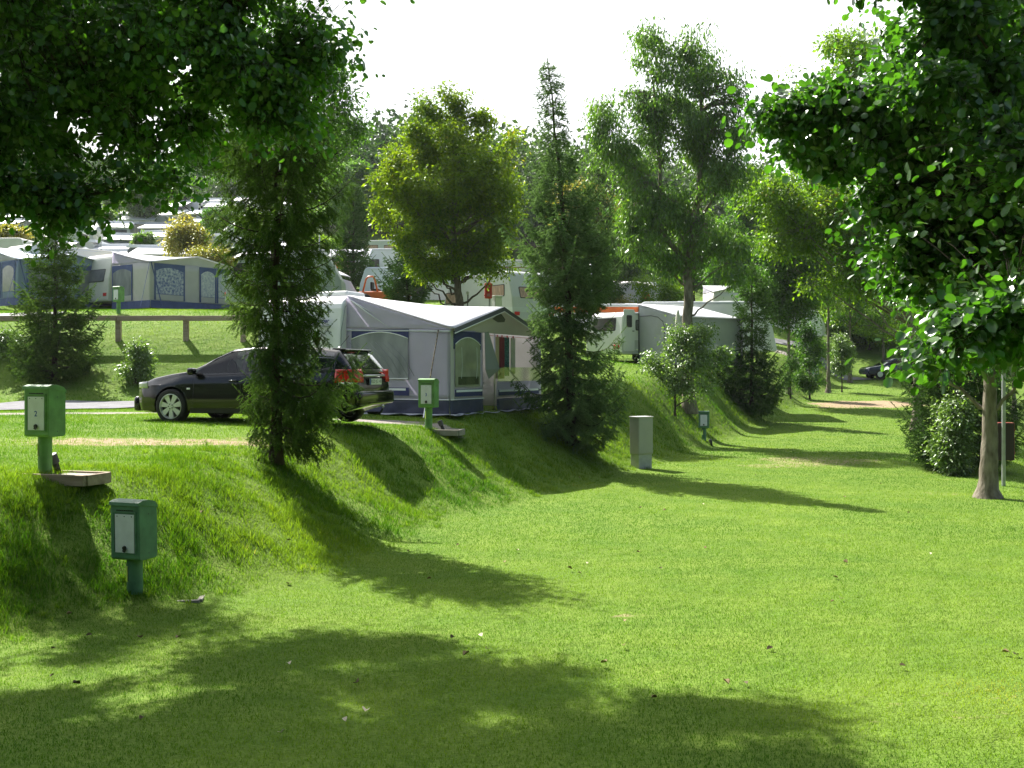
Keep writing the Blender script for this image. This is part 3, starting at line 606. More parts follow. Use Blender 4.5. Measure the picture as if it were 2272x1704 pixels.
# the trunk at the right edge -----------------------------------------------
b = on(2192, 20.0); B0 = np.array(b)
tree('alder_tree', 'tree with thick straight mossy trunk at the right edge of the lawn', b, [(0, 0, 0), (.02, 0, 1.2), (.03, 0, 2.6), (.1, 0, 5.5), (.2, 0, 8.5)],
     [lob(2130, 700, 20, 190, 110, 1.6), lob(2190, 790, 19.6, 130, 55, 1.0), lob(2060, 770, 19.6, 90, 55, .9), lob(2180, 500, 20, 220, 200, 1.9), lob(2200, 250, 20, 230, 230, 2.0), lob(2000, 600, 20, 110, 90, 1.2)],
     1250, 26, .085, L_ALD, BARKG, group='broadleaf trees', tpl=OVAL, spread=.16, hole=.2, r0=.185, limbs=30, droop=.2, seed=6, along=.8)
# the tree behind the loose spruce at upper left ------------------------------
tree('beech_tree', 'slender tree behind the loose spruce, its fine crown reaching the open sky', (-8.5, 37.2, gz(-8.5, 37.2)), [(0, 0, 0), (.1, 0, 3.5), (.3, 0, 6.4), (.6, 0, 9.2), (.8, 0, 11)],
     [lob(640, 230, 37, 120, 100, 2.0), lob(745, 290, 37, 75, 70, 1.4), lob(520, 330, 37, 130, 80, 2.0), lob(400, 370, 37, 110, 55, 1.6), lob(765, 165, 37, 50, 70, 1.1), lob(600, 120, 37, 150, 110, 2.0), lob(480, 240, 37, 130, 80, 2.0), lob(700, 380, 37, 80, 40, 1.4)],
     1900, 24, .14, L_DARK, BARKD, group='broadleaf trees', tpl=OVAL, spread=.2, hole=.1, r0=.13, limbs=30, droop=.1, seed=2, along=.9)
# overhanging alders close to the camera ------------------------------------
tree('alder_tree', 'overhanging alder with dark round leaves filling the upper left', (-7.3, 9.4, gz(-7.3, 9.4)), [(0, 0, 0), (.1, 0, 1.6), (.3, -.1, 3.4), (.7, -.1, 5.5), (1.2, -.2, 7.6)],
     [(-5.0, 9.2, 2.9, 1.9, 1.7, 1.3, 10), (-3.4, 9.3, 2.95, 1.6, 1.4, 1.0, 9), (-2.35, 9.6, 2.9, 1.0, .9, .7, 4), (-1.7, 9.8, 2.35, .42, .6, .50, .8), (-4.35, 9.2, 2.05, 1.0, 1.0, .72, 3.8), (-4.15, 9.0, 1.6, .65, .8, .38, 1.2), (-3.0, 9.4, 2.0, .9, .8, .28, 1.0), (-2.2, 9.6, 2.1, .5, .6, .22, .3),
      (-3.9, 9.2, 4.0, 2.7, 1.8, .9, 11), (-4.3, 9.0, 5.2, 3.2, 2.8, 1.6, 14), (-5.5, 9.3, 6.4, 2.8, 2.6, 1.4, 7), (-7.0, 7.4, 4.2, 2.2, 2.2, 2.2, 7), (-8.8, 10.2, 4.6, 2.0, 2.4, 2.2, 6), (-5.6, 12.6, 4.6, 2.6, 1.8, 1.4, 11), (-3.2, 12.1, 5.4, 1.6, 1.3, .7, 9), (-5.2, 13.7, 5.5, 1.9, 1.5, .8, 11), (-7.6, 15.6, 5.3, 1.4, 1.2, .8, 3), (-6.7, 12.5, 5.1, 1.5, 1.1, .8, 7),
      (-3.45, 9.0, 1.35, .12, .15, .32, .12), (-4.15, 9.0, 1.1, .2, .2, .28, .2), (-3.85, 9.1, 1.3, .12, .15, .3, .1), (-2.9, 9.3, 1.6, .12, .15, .26, .1), (-2.2, 9.5, 1.75, .15, .15, .25, .12), (-1.35, 9.8, 2.3, .16, .16, .22, .12), (-1.5, 9.7, 2.9, .2, .2, .2, .15)],
     15000, 13, .069, L_ALD, BARKD, group='broadleaf trees', tpl=ALDER, spread=.085, hole=.28, r0=.17, limbs=60, droop=.3, shell=1.3, along=1.0, twig=.006, seed=2, upn=.7, fruit=700, limbr=.17, lowz=.42, clump=20, cf=.44)
tree('alder_tree', 'overhanging alder with large shiny leaves filling the upper right', (5.7, 7.6, gz(5.7, 7.6)), [(0, 0, 0), (-.1, 0, 1.6), (-.2, 0, 3.4), (-.5, 0, 5.2), (-.8, 0, 6.8)],
     [(3.55, 7.3, 2.2, 1.0, 1.0, 1.0), (3.3, 6.9, 1.05, 1.0, .8, .85), (2.35, 7.4, 1.45, .62, .5, .38), (1.95, 7.6, 1.75, .38, .3, .20, .35), (2.55, 7.2, .95, .55, .45, .35), (3.5, 6.4, .30, .75, .6, .42), (2.75, 6.0, .22, .42, .4, .22, .35), (2.45, 5.9, .02, .36, .3, .13, .16), (3.0, 7.3, 2.75, .95, .6, .33), (2.55, 7.0, 2.72, .5, .35, .16, .3),
      (4.3, 7.5, 3.4, 1.3, 1.2, .9), (4.6, 7.8, 1.4, 1.1, 1.0, 1.2), (5.4, 7.6, 4.2, 1.5, 1.5, 1.1), (2.75, 7.1, 1.9, .55, .5, .35, .5), (4.3, 8.6, 1.0, 1.2, 1.0, 1.1), (3.6, 8.4, 2.3, .9, .9, 1.0), (4.6, 7.0, .2, 1.0, .8, .7), (3.75, 8.6, 1.2, .7, .8, .8, 1.3), (3.1, 8.3, 1.7, .6, .7, .5, .6), (4.1, 8.0, .45, .7, .7, .5, .7), (3.45, 8.0, 1.1, .75, .6, .75, 1.6)],
     10500, 14, .066, L_ALDR, BARKD, group='broadleaf trees', tpl=ALDER, spread=.075, hole=.12, r0=.15, limbs=40, droop=.25, shell=1.3, along=1.0, twig=.006, seed=5, upn=.8, fruit=120, limbr=.17, lowz=.3, clump=18, cf=.5)
# ------------------------------------------------------------------ woods far off (masses of trees)
def leaf_clouds(P, h, w, n, size, conifer=False):
    """n leaf clumps on every one of the trees standing at P (m,3)"""
    m = len(P); k = np.repeat(np.arange(m), n); u = R.random(m*n)
    if conifer:
        f = 1-np.sqrt(1-u*.97); rad = (1-f)*w[k]*(.75+.35*np.sin(f*38+k)); an = R.random(m*n)*6.283; q = R.random(m*n)**.35
        pos = P[k]+np.c_[np.cos(an)*rad*q, np.sin(an)*rad*q, h[k]*(.08+.92*f)-rad*q*.35]
        d = np.c_[np.cos(an), np.sin(an), -.55+R.random(m*n)*.5]; nr = rvec(m*n); nr[:, 2] += 1.5
    else:
        # several lobes per crown
        nl = 7; lc = rvec(m*nl).reshape(m, nl, 3)*np.array([.55, .55, .33]); lr = .38+.25*R.random((m, nl)); li = R.integers(0, nl, m*n)
        v = rvec(m*n)*(R.random(m*n)**.3)[:, None]*lr[k, li][:, None]; v = v+lc[k, li]
        pos = P[k]+np.c_[v[:, 0]*w[k], v[:, 1]*w[k], h[k]*.58+v[:, 2]*h[k]*.52]; d = rvec(m*n); nr = rvec(m*n); nr[:, 2] += .6
    sz = size*(.6+.8*R.random(m*n)); V, Fs, kk = leaf_arrays(pos, d, nr, sz, KITE)
    rn = np.clip(R.random(m*n)*.5+R.random(m)[k]*.55, 0, 1); return V, Fs, np.repeat(rn, kk)
def scatter(n, x0, x1, y0, y1, mind):
    out = []
    for _ in range(n*30):
        y = y0+(y1-y0)*R.random(); x = x0+(x1-x0)*R.random()
        if all((x-a)**2+(y-c_)**2 > mind*mind for a, c_ in out[-400:]): out.append((x, y))
        if len(out) >= n: break
    return np.array(out)
def wood(name, label, xy, h0, h1, wf, n, size, m, conifer=False):
    P = np.c_[xy, ground(xy[:, 0], xy[:, 1])]; h = h0+(h1-h0)*R.random(len(P)); w = h*wf*(.8+.4*R.random(len(P)))
    V, Fs, r = leaf_clouds(P, h, w, n, size, conifer); g = Geo(); g.add(V, Fs); nv = len(V)
    tr = np.stack([P-[0, 0, .5], P+np.c_[np.zeros((len(P), 2)), h*.8]], 1); V2, F2 = tubes_np(tr, np.stack([h*.016, h*.006], 1), 5); g.add(V2, F2)
    Vt = np.concatenate(g.V); fl = [np.concatenate(f) for f in g.F.values()]; mi = np.concatenate([np.full(len(f), 0 if f.shape[1] == 3 else 1) for f in fl])
    o = mesh_np(name, Vt, fl, [m, BARKD], attr={'rnd': np.r_[r, np.zeros(len(V2))]}, midx=mi); tag(o, label, 'woodland', kind='stuff'); return o
xy = np.r_[scatter(190, -28, 40, 120, 260, 6.0), scatter(190, -150, -28, 172, 270, 6.0)]; wood('broadleaf_wood', 'dark leafy wood on the hillside behind the caravans', xy, 11, 17, .36, 900, .75, L_FAR)
xy = np.r_[scatter(26, -23, 5, 106, 122, 4.0), scatter(50, -92, -28, 160, 176, 4.0)]; wood('broadleaf_wood', 'front edge of the leafy wood above the caravan slope', xy, 7, 13, .38, 1500, .5, L_FAR)
xy = scatter(150, 8, 75, 112, 170, 5.0); wood('broadleaf_wood', 'leafy wood on the lower slope to the right', xy, 9, 15, .36, 1000, .6, L_FAR)
xy = scatter(900, -160, 240, 250, 420, 6.0); wood('conifer_wood', 'far hill covered with dark conifers under the sky', xy, 14, 20, .2, 150, 1.9, N_FARC, True)
xy = scatter(150, -60, 60, -42, -17, 4.0); wood('broadleaf_wood', 'unseen trees added behind the camera to darken reflections', xy, 15, 22, .33, 600, .9, L_FAR)  # out of view, added to darken the car's reflections and the fill light
# ------------------------------------------------------------------ materials of made things
GREEN = mat('green_plastic', (.13, .29, .085), .48, var=.2, vscale=7, bump=.05, bscale=90)
GREENT = mat('teal_green_plastic', (.085, .20, .115), .5, var=.2, vscale=7, bump=.05, bscale=90)
PLATE = mat('white_plate', (.68, .70, .72), .4, var=.06, vscale=9)
BLACK = mat('black_plastic', (.012, .012, .014), .35)
YELST = mat('lime_sticker', (.52, .68, .12), .5)
CONC = mat('concrete', (.36, .33, .29), .9, col2=(.24, .22, .19), vscale=6, bump=.4, bscale=40)
DKGREY = mat('dark_grey', (.07, .07, .075), .6)
BLUEP = mat('blue_paint', (.02, .07, .35), .5)
WHITE = mat('white_gelcoat', (.74, .75, .76), .28, var=.03, vscale=2, coat=.3)
CREAM = mat('cream_panel', (.66, .65, .60), .4, var=.04, vscale=2, bump=.06, bscale=60)
GREYP = mat('pale_grey_panel', (.52, .54, .53), .4, var=.04, vscale=2)
GREYD = mat('mid_grey_panel', (.30, .32, .33), .45)
FAB = fabmat('grey_fabric', (.72, .68, .80), .55)
FABL = fabmat('light_fabric', (.70, .68, .68))
ROOFF = fabmat('white_roof_fabric', (.78, .79, .83), .35, .03)
NAVY = mat('navy_fabric', (.030, .036, .13), .7, var=.12, vscale=6, bump=.1, bscale=20)
BLUEF = mat('blue_fabric', (.075, .10, .25), .75, var=.12, vscale=5, bump=.1, bscale=20)
SKIRT = mat('dark_skirt', (.040, .045, .085), .55, var=.2, vscale=4, bump=.3, bscale=9)
WPIPE = mat('white_piping', (.8, .81, .84), .5)
MUD = mat('pale_plastic_sheet', (.46, .48, .52), .45, var=.1, vscale=6, bump=.5, bscale=14)
MESHP = mat('grey_window_mesh', (.17, .18, .20), .35, col2=(.30, .31, .34), vscale=3, bump=.25, bscale=3, stretch=(1, 1, .4))
CLEARP = glass('clear_plastic_pane', (.80, .84, .78), .05)
DARKW = mat('dark_window', (.030, .032, .034), .08, spec=.8, col2=(.075, .065, .06), vscale=1.5)
GREYW = mat('grey_window', (.14, .15, .165), .12, spec=.8, col2=(.22, .22, .23), vscale=2)
WFRAME = mat('window_frame', (.035, .035, .038), .5)
ALU = mat('aluminium', (.62, .63, .65), .3, metal=.9)
RED = mat('red_lens', (.55, .02, .012), .2, spec=.8, var=.3, vscale=30)
REDP = mat('red_paint', (.50, .035, .02), .4, var=.08, vscale=5)
ORANGE = mat('orange_paint', (.62, .13, .02), .4, var=.1, vscale=4)
RUBBER = mat('tyre_rubber', (.018, .018, .019), .8, bump=.3, bscale=60)
WOOD = mat('weathered_timber', (.42, .33, .24), .85, col2=(.28, .21, .15), vscale=4, bump=.5, bscale=22, stretch=(.3, 4, 4))
CURT = mat('curtain', (.62, .60, .55), .8, var=.08, vscale=7)
PINKC = mat('pink_curtain', (.55, .36, .28), .8, col2=(.30, .20, .16), vscale=5, stretch=(6, 6, .8))

# ------------------------------------------------------------------ green supply pillars
def pillar(label, loc, rz, m, num=None, sc=1.0, sticker=True, stripes=False, lean=0, base='pad'):
    t = thing('supply_pillar', label, 'supply pillar', loc, rz, 'green supply pillars on the pitches')
    t.scale = (sc,)*3; t.rotation_euler = (lean, 0, rz)
    b = MB(); b.lathe([(.075, -.12), (.075, .46), (.068, .47)], n=20); b.build('post', m, t, smooth=True, auto=True)
    W, D, Z0, Z1 = .34, .26, .44, .98
    b = MB(); b.prism([(-D/2, Z0+.02), (-D/2+.02, Z0), (D/2-.02, Z0), (D/2, Z0+.02), (D/2, Z1-.03), (-D/2, Z1)], (-W/2, 0, 0), (0, 1, 0), (0, 0, 1), (W, 0, 0))
    b.build('box', m, t, bevel=.008)
    prof = [(-D/2-.02, Z1-.012), (-D/2-.015, Z1+.02), (-D/2+.05, Z1+.038), (0, Z1+.035), (D/2-.04, Z1+.012), (D/2+.004, Z1-.028), (D/2+.004, Z1-.06), (D/2-.0, Z1-.05), (-D/2, Z1-.003)]
    b = MB(); b.prism(prof, (-W/2-.006, 0, 0), (0, 1, 0), (0, 0, 1), (W+.012, 0, 0)); b.build('lid', m, t, bevel=.004)
    b = MB()
    for q in range(9): b.box((-.088+q*.022, -D/2-.003, Z1-.058), (.014, .006, .010))
    b.build('vent', BLACK, t)
    for sx in (-1, 1):
        for q in (Z0+.06, Z1-.1): b = MB(); b.lathe([(0, sx*(W/2+.004)), (.007, sx*(W/2+.002))], (0, 0, q), 'X', 8); b.build('rivet', DKGREY, t)
    # recessed rim, plate, screws, lock
    y = -D/2-.002; b = MB()
    for c, d in [((0, y-.003, Z0+.07), (.27, .008, .012)), ((0, y-.003, Z1-.075), (.27, .008, .012)), ((-.13, y-.003, .715), (.012, .008, .40)), ((.13, y-.003, .715), (.012, .008, .40))]: b.box(c, d)
    b.build('rim', m, t, bevel=.002)
    b = MB(); b.box((0, y-.003, .70), (.225, .006, .37)); pl = b.build('plate', PLATE, t, bevel=.002)
    for q in (-.085, 0, .085):
        b = MB(); b.lathe([(0, y-.011), (.005, y-.009), (.006, y-.005)], (q, 0, .865), 'Y', 10); b.build('screw', DKGREY, pl)
    b = MB(); b.lathe([(0, y-.022), (.020, y-.020), (.023, y-.006)], (.0, 0, .56), 'Y', 16); b.box((.008, y-.022, .545), (.028, .012, .04), tilt=(.5, 'Y')); b.build('lock', BLACK, pl, smooth=True, auto=True)
    if num: text_mesh('number', num, .085, BLUEP, pl, (0, y-.007, .695), (1, 0, 0), (0, 0, 1), .0006, bold=.001)
    if sticker:
        b = MB(); b.grid(lambda u, v: (.0765*math.sin(-1.0+u*.75), -.0765*math.cos(-1.0+u*.75), .22+v*.15), 6, 1); b.build('sticker', YELST, t, thick=.001)
        b = MB()
        for k in ((-.33,) if not stripes else (-.85, -.62, -.42)):
            b.grid(lambda u, v: (.0775*math.sin(k+u*.11+v*(.12 if stripes else 0)), -.0775*math.cos(k+u*.11+v*(.12 if stripes else 0)), .225+(1-v)*.14), 2, 4)
        b.build('stripe', BLACK, t, thick=.001)
    return t
def gl(px, d, z=0): return on(px, d, z)
x, y, z = gl(300, 10.25); pillar('teal green supply pillar in the shade at the foot of the bank, its plate without number', (x, y, -2.26), -.35, GREENT, None, 1.0, lean=.02)
x, y, z = gl(100, 11.75); pillar('light green supply pillar number 2 on the terrace at far left', (x, y, -1.17), -.33, GREEN, '2', 1.0, stripes=True)
x, y, z = gl(951, 21.4); pillar('green supply pillar number 3 in front of the big awning', (x, y, z), -.30, GREEN, '3', 1.02)
x, y, z = gl(1562, 34.2); pillar('leaning green pillar on the lawn below the cherry tree', (x, y, z-.02), -.25, GREENT, None, .97, lean=-.03)
x, y, z = gl(1810, 62.5); pillar('small far green pillar near the end of the lawn', (x, y, z-.05), -.1, GREENT, None, .95, sticker=False)
x, y, z = gl(263, 39.5); pillar('green supply pillar behind the wooden rail in front of the grey and blue awning', (x, y, z), -.45, GREEN, None, 1.0, sticker=False)
# timber and stone surrounds
def surround(label, loc, rz, L=.75, W=.42, m=CONC, log=True):
    t = thing('ground_frame', label, 'frame', loc, rz, 'frames set in the ground beside the pillars')
    b = MB(); b.box((0, 0, .0), (L, W, .03)); b.build('slab', m, t, bevel=.008)
    for k, (c, d) in enumerate([((0, W/2, -.025), (L, .05, .12)), ((0, -W/2, -.025), (L, .05, .12)), ((L/2, 0, -.025), (.05, W-.05, .12)), ((-L/2, 0, -.025), (.05, W-.05, .12))]):
        b = MB(); b.box(c, d); b.build('edge', WOOD if log else m, t, bevel=.008)
    return t
x, y, z = gl(140, 11.7); surround('wooden frame with sandy slab around pillar number 2', (x+.02, y+.05, -1.17), -.30, .82, .42)
x, y, z = gl(985, 21.6); surround('stone slab frame beside pillar number 3', (x-.05, y-.05, z+.02), -.25, .85, .45, log=False)
x, y, z = gl(398, 10.4); surround('low stone frame sunk in grass beside the shaded pillar', (x, y+.02, -2.27), .15, .42, .34, log=False)
def bollard(label, loc, rz):
    t = thing('cable_socket', label, 'socket', loc, rz); b = MB(); b.tube([(0, 0, 0), (-.05, 0, .14)], .035, 12); b.build('stem', BLACK, t, smooth=True, auto=True)
    b = MB(); b.tube([(-.045, 0, .12), (-.085, 0, .22)], .052, 12); b.build('cap', DKGREY, t, smooth=True, auto=True); return t
x, y, z = gl(979, 21.5); bollard('black cable socket leaning on the slab beside pillar number 3', (x+.05, y, z+.02), 0)
x, y, z = gl(118, 11.9); bollard('dark cable plug behind the post of pillar number 2', (x+.04, y+.05, -1.16), 1.0)
x, y, z = gl(1580, 33.9); bollard('small dark plug in the grass beside the leaning pillar', (x, y, z-.02), .5)

# grey cabinet on the lawn
x, y, z = gl(1423, 26.2)
t = thing('utility_cabinet', 'tall pale grey electrical cabinet standing on the lawn below the bank', 'cabinet', (x, y, z-.02), .60)
b = MB(); b.box((0, 0, .18), (.43, .30, .40)); b.build('plinth', mat('grey_concrete', (.46, .46, .45), .85, var=.08, bump=.2), t, bevel=.006)
CABM = mat('cabinet_grey', (.40, .39, .38), .5, var=.04, vscale=3)
b = MB(); b.box((0, 0, .83), (.47, .33, .90)); b.build('body', CABM, t, bevel=.006)
b = MB(); b.box((0, 0, 1.297), (.50, .36, .03)); b.build('roof', mat('cabinet_top', (.55, .53, .53), .5), t, bevel=.006)
b = MB(); b.box((.238, 0, .83), (.008, .30, .86)); dr = b.build('door', CABM, t, bevel=.003)
b = MB(); b.box((.246, -.10, .86), (.012, .018, .15)); b.build('handle', DKGREY, dr, bevel=.003)
b = MB(); b.box((0, -.168, .83), (.44, .008, .86)); b.build('side_panel', CABM, t, bevel=.003)

# ------------------------------------------------------------------ black car
CARB = mat('black_car_paint', (.004, .004, .005), .14, coat=.7, spec=.4)
CARP = mat('car_trim', (.022, .022, .024), .5)
CGL = glass('car_glass', (.74, .84, .80), .01)
CGD = mat('dark_car_glass', (.012, .014, .018), .03, spec=1, coat=1)
RIM = mat('silver_rim', (.66, .67, .69), .35, metal=.35)
INT = mat('car_interior', (.03, .03, .033), .8)
car = thing('hatchback_car', 'black estate hatchback parked on the grass beside the awning, half hidden by the spruce', 'car', (-4.74, 20.02, -.985), math.radians(163.2))
XT = [-2.30, -2.27, -2.2, -2.1, -1.98, -1.9, -1.6, -1.0, -.2, .25, .6, 1.0, 1.12, 1.5, 1.9, 2.15, 2.28, 2.35]
ZT = [.80, .93, 1.02, 1.15, 1.30, 1.375, 1.41, 1.445, 1.45, 1.40, 1.24, 1.03, .985, .94, .87, .78, .68, .55]
def zt(x): return float(np.interp(x, XT, ZT))
def zb(x): return min(float(np.interp(x, [-2.3, -1.9, -1, .9, 1.2, 2.35], [.90, .98, .95, .90, .89, .6])), zt(x)-.035)
def hwm(x): return float(np.interp(x, [-2.3, -2.26, -2.15, -1.9, -1.4, 1.3, 1.8, 2.1, 2.25, 2.35], [.70, .78, .85, .885, .90, .90, .875, .80, .70, .56]))
def section(x):
    W = hwm(x); T = zt(x); B = zb(x); lo = float(np.interp(x, [-2.3, -2.0, -1.7, 1.7, 2.1, 2.35], [.36, .28, .20, .20, .20, .26]))
    lift = max(0, T-B-.05); rw = W-.05-lift*.42
    P = [(0, lo), (W-.12, lo), (W-.03, lo+.04), (W-.005, lo+.14), (W, .52), (W-.012, .60), (W-.02, .72), (W-.035, B-.04), (W-.06, B)]
    P = [(p[0], min(p[1], B)) for p in P]
    P += [(W-.065-lift*.16, B+(T-B)*.35), (W-.07-lift*.30, B+(T-B)*.68), (rw-.03, T-.045*min(1, lift*4)-.012), (rw-.12, T-.012), (rw*.5, T-.002), (0, T)]
    return P
xs = np.unique(np.r_[np.linspace(-2.3, -1.85, 14), np.linspace(-1.85, 1.9, 46), np.linspace(1.9, 2.35, 12)])
def side_y(x, z):
    P = section(x)[2:12]; zz = [p[1] for p in P]; yy = [p[0] for p in P]; return float(np.interp(z, np.maximum.accumulate(zz), yy))
b = MB(); secs = [section(x) for x in xs]; nS = len(secs[0]); vs = []
for x, P in zip(xs, secs): vs += [(x, p[0], p[1]) for p in P]+[(x, -p[0], p[1]) for p in P[1:-1][::-1]]
nR = 2*nS-2; fs = [(i*nR+k, i*nR+(k+1) % nR, (i+1)*nR+(k+1) % nR, (i+1)*nR+k) for i in range(len(xs)-1) for k in range(nR)]
fs += [tuple(range(nR))[::-1], tuple((len(xs)-1)*nR+k for k in range(nR))]; b.add(vs, fs)
body = b.build('body', CARB, car, smooth=True, auto=True)
cut = MB()
for wx in (-1.415, 1.415): cut.lathe([(.365, -1.2), (.365, 1.2)], (wx, 0, .33), 'Y', 40)
wp = [(-.02, zb(0)+.035), (.93, zb(.93)+.035), (.90, zb(.93)+.06), (.62, 1.20), (.28, 1.345), (-.02, 1.365)]
cut.prism(wp, (0, -1.2, 0), (1, 0, 0), (0, 0, 1), (0, 2.4, 0)); cut.prism([(-1.02, zb(-1)+.035), (-.10, zb(0)+.035), (-.10, 1.365), (-1.02, 1.365)], (0, -1.2, 0), (1, 0, 0), (0, 0, 1), (0, 2.4, 0))
co_ = cut.build('arch_cutter', BLACK, car)
md = body.modifiers.new('arch', 'BOOLEAN'); md.object = co_; md.operation = 'DIFFERENCE'; md.solver = 'EXACT'
dg = bpy.context.evaluated_depsgraph_get(); dg.update(); me2 = bpy.data.meshes.new_from_object(body.evaluated_get(dg)); body.modifiers.clear(); body.data = me2; bpy.data.objects.remove(co_)
b = MB(); b.box((0, 0, .52), (3.5, 1.0, .5)); b.build('underbody', CARP, car)
for sx, sy in ((-.05, -.38), (-.05, .38)):
    b = MB(); b.box((sx, sy, 1.02), (.14, .46, .34), tilt=(-.2, 'Y')); b.box((sx-.05, sy, 1.27), (.10, .24, .14)); b.build('seat', INT, car, bevel=.03)
b = MB(); b.lathe([(.16, -.012), (.185, 0), (.16, .012)], (.42, .38, 1.02), 'X', 20, cap=False); b.build('steering_wheel', INT, car, smooth=True)
def patch_side(name, x0, x1, zlo, zhi, m, sgn, off=.004, n=12, k=5, thick=.0):
    b = MB()
    def fn(u, v):
        x = x0+(x1-x0)*u; a, c = zlo(x), zhi(x); z = a+(c-a)*v; return (x, sgn*(side_y(x, z)+off), z)
    b.grid(fn, n, k); return b.build(name, m, car, smooth=True, thick=thick)
top = lambda x: min(zt(x)-.075, zb(x)+(zt(x)-zb(x))*.86)
for s in (-1, 1):
    patch_side('window', -.02, .93, lambda x: zb(x)+.035, lambda x: max(zb(x)+.04, min(top(x), 1.37)), CGL, s)
    patch_side('window', -1.02, -.09, lambda x: zb(x)+.035, lambda x: min(top(x), 1.37), CGL, s)
    patch_side('window', -1.85, -1.09, lambda x: zb(x)+.035+max(0, -1.5-x)*.15, lambda x: min(top(x), 1.36)-.0, CGD, s)
    patch_side('window_strip', -1.9, .98, lambda x: zb(x)-.002, lambda x: zb(x)+.022, CARB, s, .010, 20, 1)
    patch_side('sill', -1.0, 1.0, lambda x: .215, lambda x: .30, CARP, s, .008, 10, 2)
    for dx in (.93, -.05, -1.05): patch_side('door_gap', dx-.004, dx+.004, lambda x: .32, lambda x: zb(x)-.01, BLACK, s, .002, 1, 8)
    for hx in (.10, -.92): b = MB(); b.tube([(hx+.09, s*(side_y(hx, .80)+.012), .80), (hx+.05, s*(side_y(hx, .80)+.04), .805), (hx-.05, s*(side_y(hx, .80)+.04), .805), (hx-.09, s*(side_y(hx, .80)+.012), .80)], .014, 8); b.build('handle', CARB, car, smooth=True)
    b = MB(); b.box((.90, s*(.98), .975), (.13, .17, .13)); mo = b.build('mirror', CARB, car, bevel=.04, seg=3)
    b = MB(); b.box((.88, s*.885, .93), (.05, .10, .03)); b.build('mirror_arm', CARP, car, bevel=.006)
    patch_side('indicator', 1.0, 1.07, lambda x: .64, lambda x: .672, mat('clear_lens', (.8, .8, .78), .15, spec=.9), s, .006, 3, 1, thick=.004)
    # tail light: wraps round the corner
    b = MB()
    def fn(u, v, s=s):
        z = .78+.235*v
        if u < .55:
            x = -1.93-.34*(u/.55); 
            x = max(x, -2.26-.0); return (x, s*(side_y(x, min(z, zb(x)-.01))+.008), z)
        q = (u-.55)/.45; yv = side_y(-2.26, min(z, zb(-2.26)-.01)); return (-2.27-.045*min(1, q*3)+max(0, z-.86)*.35*min(1, q*3), s*(yv-.26*q), z)
    b.grid(fn, 14, 5); b.build('tail_light', RED, car, smooth=True, thick=.012)
    b = MB()
    def fn2(u, v, s=s):
        z = .74+.04*v; x = -2.0-.26*u; return (x, s*(side_y(x, z)+.010), z)
    b.grid(fn2, 6, 1); b.build('reversing_light', mat('clear_lens', (.75, .75, .75), .15, spec=.9), car, smooth=True, thick=.01)
    b = MB()
    def fn3(u, v, s=s):
        x = 1.95+.32*u; z = .66+(.13-.03*u)*v; return (x, s*(side_y(x, min(z, zb(x)-.005))+.006), z)
    b.grid(fn3, 8, 3); b.build('headlight', mat('headlamp_glass', (.35, .36, .38), .05, spec=1, coat=1), car, smooth=True, thick=.006)
# rear window, windscreen
def topz(x, yv):
    P = section(x)[11:]; return float(np.interp(abs(yv), [p[0] for p in P][::-1], [p[1] for p in P][::-1]))
b = MB(); b.grid(lambda u, v: (-1.93-.26*v-.005, (-.60-.06*v)+(1.2+.12*v)*u, topz(-1.93-.26*v, (-.60-.06*v)+(1.2+.12*v)*u)+.008), 10, 10); b.build('rear_window', CGD, car, smooth=True)
b = MB(); b.grid(lambda u, v: (.30+.70*v, (-.55-.12*v)+(1.1+.24*v)*u, topz(.30+.70*v, (-.55-.12*v)+(1.1+.24*v)*u)+.006), 10, 10); b.build('windscreen', CGD, car, smooth=True)
b = MB(); b.prism([(-1.72, 1.40), (-1.99, 1.385), (-2.01, 1.36), (-1.93, 1.33), (-1.80, 1.36)], (0, -.56, 0), (1, 0, 0), (0, 0, 1), (0, 1.12, 0)); b.build('spoiler', CARB, car, bevel=.008)
b = MB(); b.tube([(-2.16, .0, 1.10), (-2.20, .26, 1.05)], .012, 6); b.tube([(-2.13, 0, 1.11), (-2.13, .06, 1.11)], .02, 6); b.build('wiper', BLACK, car)
b = MB(); b.tube([(-1.62, 0, 1.42), (-1.62, 0, 1.44)], [.05, .02], 8); b.tube([(-1.62, 0, 1.44), (-1.80, 0, 1.64)], .005, 5); b.build('antenna', BLACK, car)
b = MB(); b.box((-2.33, 0, .50), (.13, 1.50, .25)); b.build('rear_bumper', CARB, car, bevel=.055, seg=4, smooth=True)
b = MB(); b.box((2.33, 0, .36), (.14, 1.34, .28)); b.build('front_bumper', CARB, car, bevel=.06, seg=4, smooth=True)
b = MB(); b.tube([(-2.25, -.45, .895), (-2.335, -.38, .90), (-2.335, .38, .90), (-2.25, .45, .895)], .018, 6); b.build('chrome_strip', ALU, car, smooth=True)
b = MB(); b.box((-2.325, 0, .79), (.012, .54, .125)); b.build('plate_holder', BLACK, car, bevel=.003)
b = MB(); b.box((-2.334, 0, .79), (.008, .52, .11)); pl = b.build('number_plate', mat('plate_white', (.72, .72, .68), .4), car, bevel=.002)
b = MB(); b.box((-2.3395, .238, .79), (.004, .042, .108)); b.build('plate_band', BLUEP, pl)
text_mesh('plate_text', 'RÜD JG 140', .088, BLACK, pl, (-2.3385, -.02, .79), (0, -1, 0), (0, 0, 1), .0006)
b = MB(); b.tube([(-2.2, .05, .22), (-2.45, .05, .22), (-2.50, .05, .30)], .022, 8); b.build('tow_bar', BLACK, car, smooth=True)
b = MB(); b.lathe([(0, .03), (.02, .02), (.027, 0), (.02, -.02)], (-2.50, .05, .34)); b.build('tow_ball', ALU, car, smooth=True)
